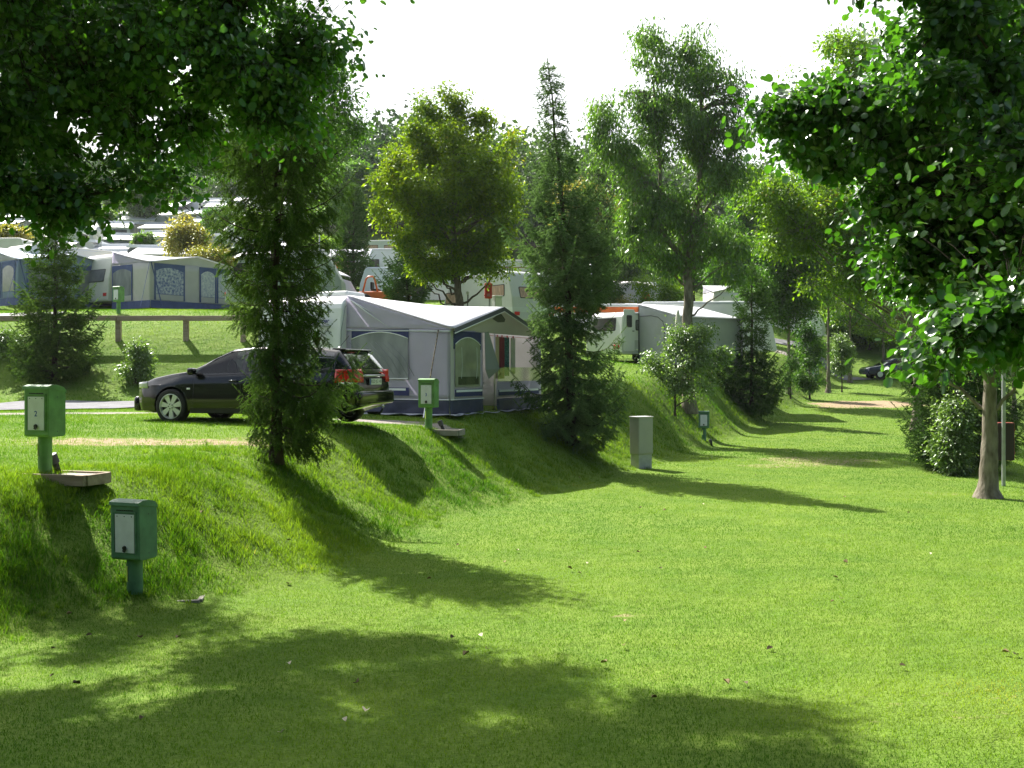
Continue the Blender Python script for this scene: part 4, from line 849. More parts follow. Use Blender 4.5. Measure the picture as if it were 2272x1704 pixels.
for wx in (-1.415, 1.415):
    for s in (-1, 1):
        wt = MB(); o = s*.80
        wt.lathe([(.236, o-.10), (.30, o-.105), (.322, o-.08), (.327, o), (.322, o+.08), (.30, o+.105), (.236, o+.10)], (wx, 0, .325), 'Y', 36, cap=False); wh = wt.build('wheel', RUBBER, car, smooth=True)
        r = MB(); r.lathe([(.235, o+s*.03), (.238, o+s*.095), (.222, o+s*.10), (.212, o+s*.04)], (wx, 0, .325), 'Y', 36, cap=False)
        for k in range(7):
            a = k*2*math.pi/7+.2; ca, sa = math.cos(a), math.sin(a); u = Vector((ca, 0, sa)); v = Vector((-sa, 0, ca)); c = Vector((wx, o+s*.055, .325))
            r.prism([(.035, -.026), (.232, -.056), (.232, .056), (.035, .026)], c, u, v, (0, s*.028, 0))
        r.lathe([(0, o+s*.095), (.05, o+s*.092), (.062, o+s*.06)], (wx, 0, .325), 'Y', 20); r.build('rim', RIM, wh, smooth=True, auto=True)
        for k in range(5): a = k*2*math.pi/5; r = MB(); r.lathe([(.0, o+s*.099), (.010, o+s*.099), (.010, o+s*.09)], (wx+.043*math.cos(a), 0, .325+.043*math.sin(a)), 'Y', 8); r.build('wheel_bolt', BLACK, wh)
        r = MB(); r.lathe([(0, o+s*.02), (.215, o+s*.02)], (wx, 0, .325), 'Y', 24); r.build('brake_disc', DKGREY, wh)

# ------------------------------------------------------------------ generic caravan
def rrect(w, h, r, n=4):
    P = []
    for cx, cy, a0 in ((w/2-r, h/2-r, 0), (-w/2+r, h/2-r, 90), (-w/2+r, -h/2+r, 180), (w/2-r, -h/2+r, 270)):
        P += [(cx+r*math.cos(math.radians(a0+90*k/n)), cy+r*math.sin(math.radians(a0+90*k/n))) for k in range(n+1)]
    return P
def caravan(label, loc, rz, L=5.6, W=2.2, H=2.05, g=.45, sl=(.25, .35), r=.32, m=None, low=None, sides=(), ends=(), stripes=(), door=None, tail=None, hatch=True, group='caravans', name='caravan', wheels=True, cat='caravan', rails=True, wm=None, skirt=False, pane_m=None, flat=False):
    """local x runs along the body, -y is the side with the windows; end 0 = -x, end 1 = +x"""
    m = m or WHITE; t = thing(name, label, cat, loc, rz, group)
    def prof(L0, g0, H0):
        P = [(-L0/2+.05, g0), (L0/2-.05, g0), (L0/2, g0+.08), (L0/2-sl[1]*.25, g0+H0*.48)]
        cx, cz = L0/2-sl[1]-r, g0+H0-r; P += [(cx+r*math.cos(a), cz+r*math.sin(a)) for a in np.linspace(.25, math.pi/2, 6)]
        cx = -L0/2+sl[0]+r; P += [(cx+r*math.cos(a), cz+r*math.sin(a)) for a in np.linspace(math.pi/2, math.pi-.25, 6)]
        return P+[(-L0/2+sl[0]*.25, g0+H0*.48), (-L0/2, g0+.08)]
    P = prof(L, g, H); b = MB(); b.prism(P, (0, -W/2, 0), (1, 0, 0), (0, 0, 1), (0, W, 0)); b.build('body', m, t, bevel=.05, seg=3, smooth=False)
    if low:
        b = MB(); b.prism([(-L/2+.05, g+.01), (L/2-.05, g+.01), (L/2-.02, g+.08), (L/2-.03, g+.58), (-L/2+.03, g+.58), (-L/2+.02, g+.08)], (0, -W/2-.006, 0), (1, 0, 0), (0, 0, 1), (0, W+.012, 0)); b.build('lower_panel', low, t, bevel=.01)
    def win(c, u, n, w, h, pm=None, curtain=False):
        c = Vector(c); u = Vector(u).normalized(); n = Vector(n).normalized(); v = n.cross(u)
        if v.z < 0: v = -v
        f = MB(); f.prism(rrect(w, h, .06), c, u, v, n*.02); fr = f.build('window', WFRAME, t, bevel=.004)
        f = MB(); f.prism(rrect(w-.07, h-.07, .05), c+n*.018, u, v, n*.012); f.build('pane', pm or pane_m or DARKW, fr)
    for x, z, w, h, *pm in sides: win((x, -W/2+.002, z), (1, 0, 0), (0, -1, 0), w, h, pm[0] if pm else None)
    for e, yv, z, w, h, *pm in ends:
        sg = 1 if e else -1; s0 = sl[1 if e else 0]
        zf = (z-g)/H; xx = L/2-(s0*.25*zf/.48 if zf < .48 else s0*.25+s0*.75*(zf-.48)/.42); n = (sg, 0, (.1 if zf < .48 else s0*.75/(H*.42))); win((sg*(xx-.015), yv, z), (0, 1, 0), n, w, h, pm[0] if pm else None)
    for z, h, sm in stripes:
        b = MB(); b.box((0, -W/2-.004, z), (L*.93, .012, h)); b.build('stripe', sm, t)
    if door:
        b = MB(); b.prism(rrect(.62, 1.72, .07), (door, -W/2+.0, g+.98), (1, 0, 0), (0, 0, 1), (0, -.018, 0)); d = b.build('door', m, t, bevel=.006)
        b = MB(); b.prism(rrect(.3, .5, .05), (door, -W/2-.016, g+1.35), (1, 0, 0), (0, 0, 1), (0, -.01, 0)); b.build('pane', DARKW, d)
        b = MB(); b.box((door+.22, -W/2-.028, g+.95), (.1, .02, .03)); b.build('handle', BLACK, d)
    if wheels:
        for s in (-1, 1):
            b = MB(); b.lathe([(.0, -.09), (.30, -.09), (.32, -.05), (.32, .05), (.30, .09), (0, .09)], (.2, s*(W/2-.16), .32), 'Y', 20); wh = b.build('wheel', RUBBER, t, smooth=True, auto=True)
            b = MB(); b.lathe([(0, s*.1), (.17, s*.097), (.18, s*.09)], (.2, s*(W/2-.16), .32), 'Y', 16); b.build('rim', RIM, wh, smooth=True)
    if hatch:
        for hx in (-.9, 1.0): b = MB(); b.box((hx, 0, g+H+.03), (.6, .5, .08)); b.build('roof_hatch', m, t, bevel=.03)
    if rails:
        b = MB(); b.tube([(-L/2+sl[0]+r*.3, -W/2-.005, g+H-.10), (L/2-sl[1]-r*.3, -W/2-.005, g+H-.10)], .015, 6); b.build('awning_rail', ALU, t)
    if tail is not None:
        sg = 1 if tail else -1
        for s in (-1, 1): b = MB(); b.box((sg*(L/2-.01), s*(W/2-.22), g+.32), (.05, .26, .15)); b.build('tail_light', RED, t, bevel=.015)
    if skirt: b = MB(); b.box((0, 0, g/2), (L*.94, W*.96, g+.1)); b.build('skirt', GREYD, t)
    return t
# ------------------------------------------------------------------ the big awning and its caravan
U = Vector((.415, .909, 0)).normalized(); Vv = Vector((.909, -.415, 0)).normalized(); A0 = Vector((-3.77, 24.0, -.97)); rzU = math.atan2(U.y, U.x)
# local frame: x = along the caravan (away), y = -(outwards)  -> thing rotated by rzU, outwards is local -y
aw = thing('awning', 'big grey awning with navy skirt and white roof right of the black car', 'awning', A0, rzU)
AW_L, AW_D, HB, HF, HP = 5.1, 2.65, 2.70, 1.90, 2.50
def roofz(x, q):      # q 0 at the caravan, 1 at the front edge
    f = HF+(HP-HF)*max(0, 1-abs(x-AW_L/2)/(AW_L/2))
    return HB+(f-HB)*q-.05*math.sin(q*math.pi)*(1-abs(x/AW_L-.5)*1.2)
b = MB(); b.grid(lambda u, v: (AW_L*u, -(AW_D+.12)*v, roofz(AW_L*u, v)+.012*math.sin(u*23+v*3)*v*(1-v)*4), 40, 16); b.build('roof', ROOFF, aw, smooth=True, thick=.006)
# gable of the near side and its hem
def foldy(u, v, a=.02): return a*(math.sin(u*9+v*6)+.6*math.sin(u*17-v*9+1))*(.3+v*.7)
def hem(q): return 1.94-.06*q
b = MB(); b.grid(lambda u, v: (foldy(u*1.3, 1-v, .012)-.0, -AW_D*u, hem(u)+(roofz(0, u)-.012-hem(u))*v), 24, 10); b.build('gable_panel', FAB, aw, smooth=True, thick=.004)
b = MB(); b.prism([(0, 0), (AW_D+.02, 0), (AW_D+.02, .035), (0, .035)], (-.03, 0, hem(.5)-.03), (0, -1, -.0226), (0, 0, 1), (.03, 0, 0)); b.build('hem', ROOFF, aw, bevel=.006)
for q, (y1, zz) in enumerate([(1.15, .8), (.8, .45)]):     # sewn seams fanning from the corner
    b = MB(); b.tube([(-.022, -.06, HB-.08), (-.024, -y1*.5, HB-.08-zz*.42), (-.022, -y1, HB-.08-zz*.86)], [.006, .012, .004], 5); b.build('seam', WPIPE, aw, smooth=True)
SK = .34
b = MB(); b.grid(lambda u, v: (foldy(u, v, .010), -AW_D*u, SK+(hem(u)-SK-.01)*v), 30, 12); sw = b.build('side_wall', FAB, aw, smooth=True, thick=.004)
def flat(name, poly, m, par, off, side='near', th=.006):
    b = MB()
    if side == 'near': b.prism(poly, (-.022-off, 0, 0), (0, -1, 0), (0, 0, 1), (-th, 0, 0))
    else: b.prism(poly, (0, -AW_D-.022-off, 0), (1, 0, 0), (0, 0, 1), (0, -th, 0))
    return b.build(name, m, par)
def arch(x0, x1, z0, zc, rise, n=14):   # window outline with a bowed top
    return [(x0, z0), (x1, z0)]+[(x1+(x0-x1)*t, zc+rise*(1-(2*t-1)**2)) for t in np.linspace(0, 1, n)]
flat('window_trim', [(.15, 1.60), (1.63, 1.60), (1.65, 1.90), (.15, 1.915)], NAVY, sw, .0)
pn = flat('window', arch(.15, 1.63, .80, 1.68, .15), MESHP, sw, .009)
b = MB()
for q in range(7):
    y0 = .35+q*.17; b.tube([(-.036, -y0+.25, 1.62), (-.037, -y0-.15, 1.25), (-.036, -y0-.42, .86)], [.004, .012, .005], 5)
b.build('window_folds', mat('grey_fold', (.24, .25, .28), .5), pn, smooth=True)
b = MB(); b.tube([(-.038, -(.15+1.48*t), 1.69+.15*(1-(2*t-1)**2)) for t in np.linspace(0, 1, 14)], .011, 5); b.build('piping', WPIPE, pn, smooth=True)
b = MB(); b.tube([(-.034, -.15, .80), (-.034, -1.63, .80)], .010, 5); b.build('piping', WPIPE, pn)
flat('trim_block', [(.95, .42), (1.65, .42), (1.65, .60), (.95, .60)], NAVY, sw, .0); flat('trim_line', [(.97, .535), (1.57, .535), (1.57, .585), (.97, .585)], WPIPE, sw, .008)
b = MB(); b.grid(lambda u, v: (-.012+foldy(u*2, 1-v, .014), -AW_D*u, -.02+(SK+.02)*v), 30, 5); b.build('skirt', SKIRT, aw, smooth=True, thick=.004)
b = MB(); b.tube([(-.028, 0, SK), (-.028, -AW_D, SK)], .012, 5); b.build('piping', WPIPE, aw)
b = MB(); b.grid(lambda u, v: (-.01-(.28+.05*math.sin(u*19)+.03*math.sin(u*43))*v, .05-(AW_D+.35)*u, .02+.012*math.sin(u*31+v*4)), 50, 5); b.build('mud_flap', MUD, aw, smooth=True, thick=.003)
# front wall
FW = fabmat('sage_fabric', (.68, .66, .60), .5)
D1 = 1.64; D2 = 2.30
b = MB(); b.grid(lambda u, v: (D1*u, -AW_D+foldy(u, v, .010), SK+(1.88-SK)*v+(.0)), 14, 10); fw = b.build('front_wall', FAB, aw, smooth=True, thick=.004)
tri = [(0, 1.86), (AW_L, 1.86), (AW_L, HF-.03), (AW_L/2, HP-.04), (0, HF-.03)]
b = MB(); b.prism(tri, (0, -AW_D-.004, 0), (1, 0, 0), (0, 0, 1), (0, .006, 0)); b.build('gable_panel', FW, aw)
vt = [(AW_L/2-.42, 2.20), (AW_L/2-.12, 2.13), (AW_L/2+.25, 2.15), (AW_L/2+.3, 2.22), (AW_L/2+.1, 2.33), (AW_L/2-.05, 2.34)]
flat('vent', vt, mat('vent_mesh', (.10, .10, .08), .8), aw, -.012, 'front')
# dark band and piping along the roof's front edge
b = MB()
for s0, s1 in ((0, AW_L/2), (AW_L/2, AW_L)):
    z0, z1 = roofz(s0, 1), roofz(s1, 1); b.prism([(s0, z0-.10), (s1, z1-.10), (s1, z1-.0), (s0, z0-.0)], (0, -AW_D-.125, 0), (1, 0, 0), (0, 0, 1), (0, -.006, 0))
b.build('valance', mat('dark_valance', (.10, .10, .13), .8), aw)
b = MB(); b.tube([(0, -AW_D-.135, roofz(0, 1)-.11), (AW_L/2, -AW_D-.135, roofz(AW_L/2, 1)-.11), (AW_L, -AW_D-.135, roofz(AW_L, 1)-.11)], .012, 5); b.build('piping', WPIPE, aw)
flat('window_trim', [(.12, 1.45), (1.50, 1.45), (1.50, 1.85), (.12, 1.85)], NAVY, fw, .0, 'front')
pn = flat('window', arch(.20, 1.44, .62, 1.55, .16), mat('plastic_window', (.36, .37, .29), .12, col2=(.20, .20, .15), vscale=1.6, spec=.9, bump=.15, bscale=5), fw, .008, 'front')
flat('painted_reflection', [(.34, .66), (1.36, .66), (1.36, .84), (.34, .84)], mat('green_reflection', (.10, .12, .06), .2, col2=(.04, .05, .03), vscale=8), pn, .0155, 'front', .002)  # green patch painted on the pane in place of a reflection
b = MB(); b.tube([(.20+1.24*t, -AW_D-.042, 1.56+.16*(1-(2*t-1)**2)) for t in np.linspace(0, 1, 12)], .011, 5); b.build('piping', WPIPE, pn)
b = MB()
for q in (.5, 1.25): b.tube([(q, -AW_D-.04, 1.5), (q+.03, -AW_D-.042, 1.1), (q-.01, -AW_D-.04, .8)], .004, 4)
b.build('glints', WPIPE, pn)  # white tubes modelled on the pane as painted glints
flat('side_strip', [(0, SK), (.17, SK), (.17, 1.86), (0, 1.86)], FABL, fw, .0, 'front')
flat('trim_block', [(.22, .40), (1.56, .40), (1.56, .56), (.22, .56)], NAVY, fw, .0, 'front'); flat('trim_line', [(.26, .50), (1.54, .50), (1.54, .55), (.26, .55)], WPIPE, fw, .008, 'front')
b = MB(); b.grid(lambda u, v: (D1*u, -AW_D-.012+foldy(u*2, 1-v, .014), -.03+(SK+.03)*v), 16, 5); b.build('skirt', SKIRT, aw, smooth=True, thick=.004)
b = MB(); b.tube([(0, -AW_D-.03, SK), (D1, -AW_D-.03, SK)], .011, 5); b.build('piping', WPIPE, aw)
b = MB(); b.grid(lambda u, v: (-.3+(D1+.55)*u, -AW_D-.01-(.28+.06*math.sin(u*15))*v, .02+.015*math.sin(u*22+v*4)), 30, 5); b.build('mud_flap', MUD, aw, smooth=True, thick=.003)
# right panel of the front: low part with clear pane, open above
b = MB(); b.grid(lambda u, v: (D2+.08+(AW_L-D2-.08)*u, -AW_D+foldy(u, v, .012), SK+(.72-SK)*v), 14, 6); lw = b.build('front_wall', FAB, aw, smooth=True, thick=.004)
flat('window', [(D2+.12, .72), (AW_L-.1, .72), (AW_L-.1, 1.06), (D2+.12, 1.06)], CLEARP, lw, -.01, 'front', .003)
flat('trim_block', [(D2+.15, .38), (AW_L-.2, .38), (AW_L-.2, .52), (D2+.15, .52)], NAVY, lw, .0, 'front'); flat('trim_line', [(D2+.17, .47), (AW_L-.25, .47), (AW_L-.25, .52), (D2+.17, .52)], WPIPE, lw, .008, 'front')
b = MB(); b.grid(lambda u, v: (D2+.08+(AW_L-D2-.08)*u, -AW_D-.012+foldy(u*2, 1-v, .02), -.03+(SK+.0)*v), 16, 5); b.build('skirt', SKIRT, aw, smooth=True, thick=.004)
b = MB(); b.grid(lambda u, v: (D2+.05+(AW_L-D2)*u, -AW_D-.01-(.24+.06*math.sin(u*15))*v, .02+.015*math.sin(u*22+v*4)), 30, 5); b.build('mud_flap', MUD, aw, smooth=True, thick=.003)
# open door flap rolled to the side
b = MB(); b.add([(D1, -AW_D-.05, 1.86), (D1+.10, -AW_D-.10, 1.88), (D2-.08, -AW_D-.16, 1.02), (D1+.02, -AW_D-.06, 1.0), (D1+.25, -AW_D-.03, .78)], [(0, 1, 2, 3), (3, 2, 4)]); b.build('door_flap', mat('grey_flap', (.27, .28, .30), .8), aw, thick=.008)
for px_ in (D1+.0, D2+.04, AW_L-.03, .03): b = MB(); b.tube([(px_, -AW_D+.03, 0), (px_, -AW_D+.03, 1.88)], .016, 8); b.build('pole', ALU, aw, smooth=True)
b = MB(); b.tube([(0.03, -AW_D+.03, 1.87), (AW_L-.03, -AW_D+.03, 1.87)], .014, 6); b.tube([(AW_L/2, -AW_D+.03, 1.87), (AW_L/2, -AW_D+.03, HP-.05)], .014, 6); b.build('crossbar', ALU, aw)
# far wall and inner back
b = MB(); b.grid(lambda u, v: (AW_L, -AW_D*u, (roofz(AW_L, u)-.02)*v), 8, 6); b.build('far_wall', FABL, aw, smooth=True, thick=.004)
# storm strap from the front corner
b = MB(); b.tube([(-.05, -AW_D+.25, 1.86), (-1.15, -AW_D-.05, .28)], .016, 6); st_ = b.build('storm_strap', mat('striped_strap', (.30, .24, .17), .8, col2=(.03, .025, .02), vscale=22), aw)
b = MB(); b.tube([(-1.15, -AW_D-.05, .28), (-1.33, -AW_D-.10, .01)], .014, 6); b.build('peg', ALU, st_)
# things inside the awning
def inside(x, y, z): return tuple(A0+U*x+Vv*y+Vector((0, 0, z)))
t = thing('camping_table', 'folding camping table with blue top inside the awning door', 'table', inside(2.2, 1.9, 0), rzU)
b = MB(); b.box((0, 0, .68), (.9, .6, .03)); b.build('tabletop', GREYP, t, bevel=.005)
b = MB(); b.box((0, 0, .58), (.8, .5, .10)); b.build('apron', BLUEP, t)
for sx in (-1, 1):
    for sy in (-1, 1): b = MB(); b.tube([(sx*.4, sy*.25, .66), (sx*.36, sy*.25, 0)], .014, 6); b.build('leg', ALU, t)
for i, (cx, w_, h_, m_, lb) in enumerate([(2.86, .16, 1.02, mat('cream_towel', (.60, .50, .36), .9), 'cream towel hanging inside the awning opening'), (3.12, .30, 1.02, mat('burgundy_towel', (.26, .05, .07), .9, var=.2, vscale=6), 'burgundy towel hanging inside the awning opening'),
                                        (3.42, .26, .95, mat('teal_plaid', (.10, .28, .27), .9, col2=(.03, .09, .12), vscale=24), 'teal checked towel hanging inside the awning opening'), (3.78, .26, .9, CURT, 'off white towel hanging beside the teal checked one')]):
    t = thing('towel', lb, 'towel', inside(cx, 2.45, 1.80), rzU, 'towels on the line in the awning'); b = MB()
    b.grid(lambda u, v: ((u-.5)*w_, .02*math.sin(u*14), -h_*v), 12, 6); b.build('cloth', m_, t, smooth=True, thick=.01)
    b = MB(); b.box((0, 0, .01), (.02, .03, .07)); b.build('peg', REDP, t)
b = MB(); b.tube([(0, 0, 0), (2.6, 0, 0)], .006, 5); cl = b.build('clothes_line', REDP); cl.location = inside(2.4, 2.45, 1.82); cl.rotation_euler = (0, 0, rzU); tag(cl, 'red clothes line strung inside the awning opening', 'line')
t = thing('rucksack', 'dark bag on the ground inside the awning door', 'bag', inside(2.0, 2.15, 0), rzU)
b = MB(); b.box((0, 0, .22), (.42, .3, .44)); b.build('body', BLACK, t, bevel=.09, seg=3, smooth=True); b = MB(); b.box((0, -.15, .18), (.28, .08, .2)); b.build('pocket', DKGREY, t, bevel=.03)
# caravan: near end faces the camera
cv = inside(2.75, -1.18, 0)
c1 = caravan('white caravan with blue name on its rounded end, the big awning attached to it', (cv[0], cv[1], -1.0), rzU, L=6.0, W=2.32, H=2.32, g=.42, sl=(.10, .3), r=.42, m=WHITE, hatch=False, sides=(), ends=[(0, .30, 1.62, 1.05, .62, GREYW)], tail=0, rails=False)
for (hx, w_) in ((-2.15, 1.05), (-2.15, 1.0)):
    pass
b = MB(); b.box((-2.1, -.62, 2.79), (.8, .8, .14)); b.build('roof_hatch', WHITE, c1, bevel=.06, seg=3); b = MB(); b.box((-2.1, .42, 2.78), (.7, .7, .10)); b.build('roof_hatch', WHITE, c1, bevel=.05, seg=3)
b = MB(); b.box((-3.02, -.45, 2.02), (.05, .95, .06)); b.build('grab_rail', GREYD, c1, bevel=.02)
text_mesh('caravan_name', 'Rimpar', .13, mat('navy_letter', (.02, .03, .16), .4), c1, (-2.985, -.66, 2.14), (0, -1, 0), (-.03, 0, 1), .002, shear=.3, bold=.004)
b = MB(); b.tube([(-2.95, -1.12, .6), (-2.93, -1.15, 1.9), (-2.78, -1.15, 2.45), (-2.5, -1.15, 2.68)], .016, 6); b.build('edge_rail', GREYD, c1, smooth=True)
# hanging plant on the caravan's end
hp = Vector(A0)+U*-.38+Vv*-.55; t = thing('hanging_plant', 'hanging basket with spiky dark plants on the white caravan end', 'plant', (hp.x, hp.y, -.97+1.72), rzU)
b = MB(); b.lathe([(.02, -.20), (.08, -.06), (.11, 0), (.10, .01)], n=12); b.build('pot', mat('brown_pot', (.06, .03, .02), .7), t, smooth=True)
b = MB()
for k in range(34):
    a = R.random()*6.28; el = R.random()*1.3; L_ = .18+.16*R.random(); d = Vector((math.cos(a)*math.cos(el), math.sin(a)*math.cos(el), math.sin(el))); s = d.cross(Vector((0, 0, 1))).normalized()*.010
    p = d*.03; q = d*L_*.6+Vector((0, 0, .01)); e = d*L_+Vector((0, 0, -.05*math.cos(el))); b.add([p-s, p+s, q+s*1.2, q-s*1.2, e], [(0, 1, 2, 3), (3, 2, 4)])
b.build('leaves', L_DARK, t)
b = MB()
for k in range(60):
    c = rvec(1)[0]*.10*R.random()+np.array([0, 0, .06]); s = .025; d = Vector(rvec(1)[0]); e = d.cross(Vector((0, 0, 1))).normalized(); c = Vector(c); b.add([c-d*s, c+e*s*.6, c+d*s, c-e*s*.6], [(0, 1, 2, 3)])
b.build('foliage', mat('dark_teal_leaf', (.02, .10, .05), .6), t)

# ------------------------------------------------------------------ wooden rail on top of the slope
f = thing('rail_fence', 'low weathered timber rail on posts along the slope above the road', 'fence', (-13, 36.1, 1.2))
for px in (-60, 85, 263, 413, 540, 640):
    x, y, z = on(px, 36.0); b = MB(); b.box((x+13, y-36.1, z-1.2+.28), (.17, .17, .86), mi=0); b.build('post', WOOD, f, bevel=.012)
xs_ = [on(px, 36.0) for px in (-200, -60, 85, 263, 413, 540, 690)]
for a, c in zip(xs_[:-1], xs_[1:]):
    za, zc = at(0, 707, 36)[2], at(0, 706, 36)[2]; b = MB(); b.prism([(-.075, -.085), (.075, -.085), (.075, .085), (-.075, .085)], (a[0]+13, -.22, za-1.2), (0, 1, 0), (0, 0, 1), (c[0]-a[0]-.012, 0, zc-za)); b.build('rail', WOOD, f, bevel=.01)
# ------------------------------------------------------------------ second terrace
def awning(label, A, Udir, L=4.6, D=2.7, HB=2.45, HF=1.8, HP=2.25, fab=FABL, trim=BLUEF, roof=ROOFF, wins=((.3, 1.2, GREYW),), fwins=(), skirt=True, group='awnings', lx=1):
    U_ = Vector((*Udir, 0)).normalized(); t = thing('awning', label, 'awning', A, math.atan2(U_.y, U_.x), group)
    def rz_(x, q): f = HF+(HP-HF)*max(0, 1-abs(x-L/2)/(L/2)); return HB+(f-HB)*q-.04*math.sin(q*math.pi)
    b = MB(); b.grid(lambda u, v: (-.05+(L+.1)*u, -(D+.15)*v, rz_(L*u, v)), 20, 8); b.build('roof', roof, t, smooth=True, thick=.01)
    b = MB(); b.grid(lambda u, v: (foldy(u*1.5, 1-v, .015), -D*u, HF+.02+(rz_(0, u)-.02-HF-.02)*v), 16, 5); b.build('gable_panel', FAB, t, smooth=True, thick=.004)
    b = MB(); b.grid(lambda u, v: (foldy(u, v, .012), -D*u, .02+(HF)*v), 16, 6); sw_ = b.build('side_wall', fab, t, smooth=True, thick=.004)
    b = MB(); b.grid(lambda u, v: (L*u, -D+foldy(u, v, .012), .02+HF*v), 20, 6); fw_ = b.build('front_wall', fab, t, smooth=True, thick=.004)
    b = MB(); b.prism([(0, HF), (L, HF), (L/2, HP-.03)], (0, -D, 0), (1, 0, 0), (0, 0, 1), (0, -.008, 0)); b.build('gable_panel', fab, t)
    def fl(poly, m, par, off, side, name):
        b = MB()
        if side: b.prism(poly, (-.024-off, 0, 0), (0, -1, 0), (0, 0, 1), (-.006, 0, 0))
        else: b.prism(poly, (0, -D-.024-off, 0), (1, 0, 0), (0, 0, 1), (0, -.006, 0))
        return b.build(name, m, par)
    for side, ws, par in ((True, wins, sw_), (False, fwins, fw_)):
        for x0, x1, m_ in ws:
            tr = fl([(x0-.09, .35), (x1+.09, .35), (x1+.09, HF-.02), (x0-.09, HF-.02)], trim, par, 0, side, 'window_trim')
            fl(arch(x0, x1, .62, HF-.35, .16, 10), m_, tr, .009, side, 'window'); fl([(x0, .36), (x1, .36), (x1, .6), (x0, .6)], fab, tr, .009, side, 'lower_panel')
    if skirt:
        b = MB(); b.grid(lambda u, v: (-.025, -D*u, .33*v), 12, 2); b.build('skirt', trim, t, thick=.006)
        b = MB(); b.grid(lambda u, v: (L*u, -D-.025, .33*v), 12, 2); b.build('skirt', trim, t, thick=.006)
    b = MB(); b.tube([(-.05, -D, HF), (-.9, -D-.6, 0)], .012, 4); b.tube([(0, -D-.04, HF), (.25, -D-.5, 0)], .025, 5); b.build('guy_line', trim, t)
    return t
FLOW = mat('flower_curtain', (.55, .56, .62), .7, col2=(.07, .10, .30), vscale=11); FLOW2 = mat('pale_flower_curtain', (.60, .60, .63), .7, col2=(.34, .36, .50), vscale=12)
U2 = (.6, .8)
awning('light awning with blue trim and flowered curtains behind the timber rail', (-18.0, 47.4, gz(-18, 47.4)-.02), U2, 4.8, 2.9, 2.62, 1.98, 2.42, FABL, BLUEF, ROOFF, wins=((.1, 1.5, MESHP),), fwins=((.25, 1.65, FLOW), (2.6, 3.35, FLOW2), (3.55, 4.5, FLOW2)))
caravan('cream caravan beside the flowered curtain awning, seen from its end', (-18.0+.6*2.6-.8*1.18, 47.4+.8*2.6+.6*1.18, gz(-17.5, 47.4)-.05), math.atan2(.8, .6), 5.6, 2.2, 2.2, .42, m=CREAM, ends=[(0, 0, 1.62, 1.5, .6, GREYW)], tail=0, wheels=True, stripes=())
AWB = fabmat('blue_grey_fabric', (.34, .41, .56)); AWR = mat('blue_grey_roof', (.42, .50, .62), .6, var=.05, vscale=2)
awning('blue grey awning at the far left edge behind the bushy spruce', (-23.7, 47.4, gz(-23.7, 47.4)-.02), U2, 5.0, 2.9, 2.72, 1.95, 2.4, AWB, BLUEF, AWR, wins=((.3, 1.3, FLOW2), (1.55, 2.5, GREYW)), fwins=((.4, 2.0, GREYW), (2.8, 4.4, GREYW)))
caravan('cream caravan half hidden behind the bushy spruce', (-21.2, 50.2, gz(-21, 50)-.05), math.atan2(.8, .6), 5.4, 2.2, 2.15, .42, m=CREAM, ends=[(0, 0, 1.62, 1.5, .6, GREYW)], sides=[(-1.6, 1.6, 1.1, .55)], wheels=False)
GREENG = mat('grey_green_panel', (.36, .41, .38), .4, var=.05, vscale=2)
caravan('small grey green caravan with rounded front behind the loose spruce', (-8.6, 40.4, gz(-9, 40.4)), math.radians(4), 4.4, 2.0, 1.85, .42, sl=(.45, .4), r=.5, m=GREENG, sides=[(-1.55, 1.62, .62, .56, DARKW), (-.3, 1.55, .9, .5, DARKW)], tail=0, stripes=[(1.05, .03, GREYD)])
# domed awning behind the big one
t = thing('awning', 'domed awning with white roof and plain grey wall behind the black car', 'awning', (*at(700, 0, 49)[:2], gz(at(700, 0, 49)[0], 49)), -.12, 'awnings')
GW = mat('slate_fabric', (.20, .20, .24), .8, var=.05, vscale=2)
b = MB(); b.grid(lambda u, v: (-1.6+3.0*u, -.9+1.9*v, 1.35+.72*math.sin(math.pi*(.10+.80*u))**.9*(.75+.25*v)), 18, 6); b.build('roof', ROOFF, t, smooth=True, thick=.02)
b = MB(); b.grid(lambda u, v: (-1.6+3.0*u+.30*(1-v)*u, -.88, (1.42+.02*math.sin(9*u))*v), 12, 4); b.build('wall', GW, t, thick=.01)
b = MB(); b.add([(1.4, -.86, 1.40), (1.4, 1.0, 1.40), (2.2, 1.0, 0), (2.15, -.86, 0)], [(0, 1, 2, 3)]); b.build('side_wall', FAB, t, thick=.01)

# big caravan behind the awning, with its long side to the left of the corner
dx, dy = -.6, .8; Cx, Cy = .04, 43.0; L_ = 5.3; W_ = 2.25
ctr = Vector((Cx, Cy, 0))+Vector((dx, dy, 0))*L_/2+Vector((.8, .6, 0))*W_/2
caravan('large pale grey caravan with brown curtained windows behind the big awning', (ctr.x, ctr.y, 1.62), math.atan2(-dy, -dx), L_, W_, 2.12, .42, sl=(.65, .32), r=.35, m=GREYP, low=mat('pale_lower_panel', (.56, .60, .59), .4), sides=[(-1.75, 1.60, 1.15, .50, PINKC), (1.45, 1.72, 1.25, .50, PINKC)], ends=[(1, 0, 1.62, 1.4, .5, PINKC)], tail=1, wheels=True)
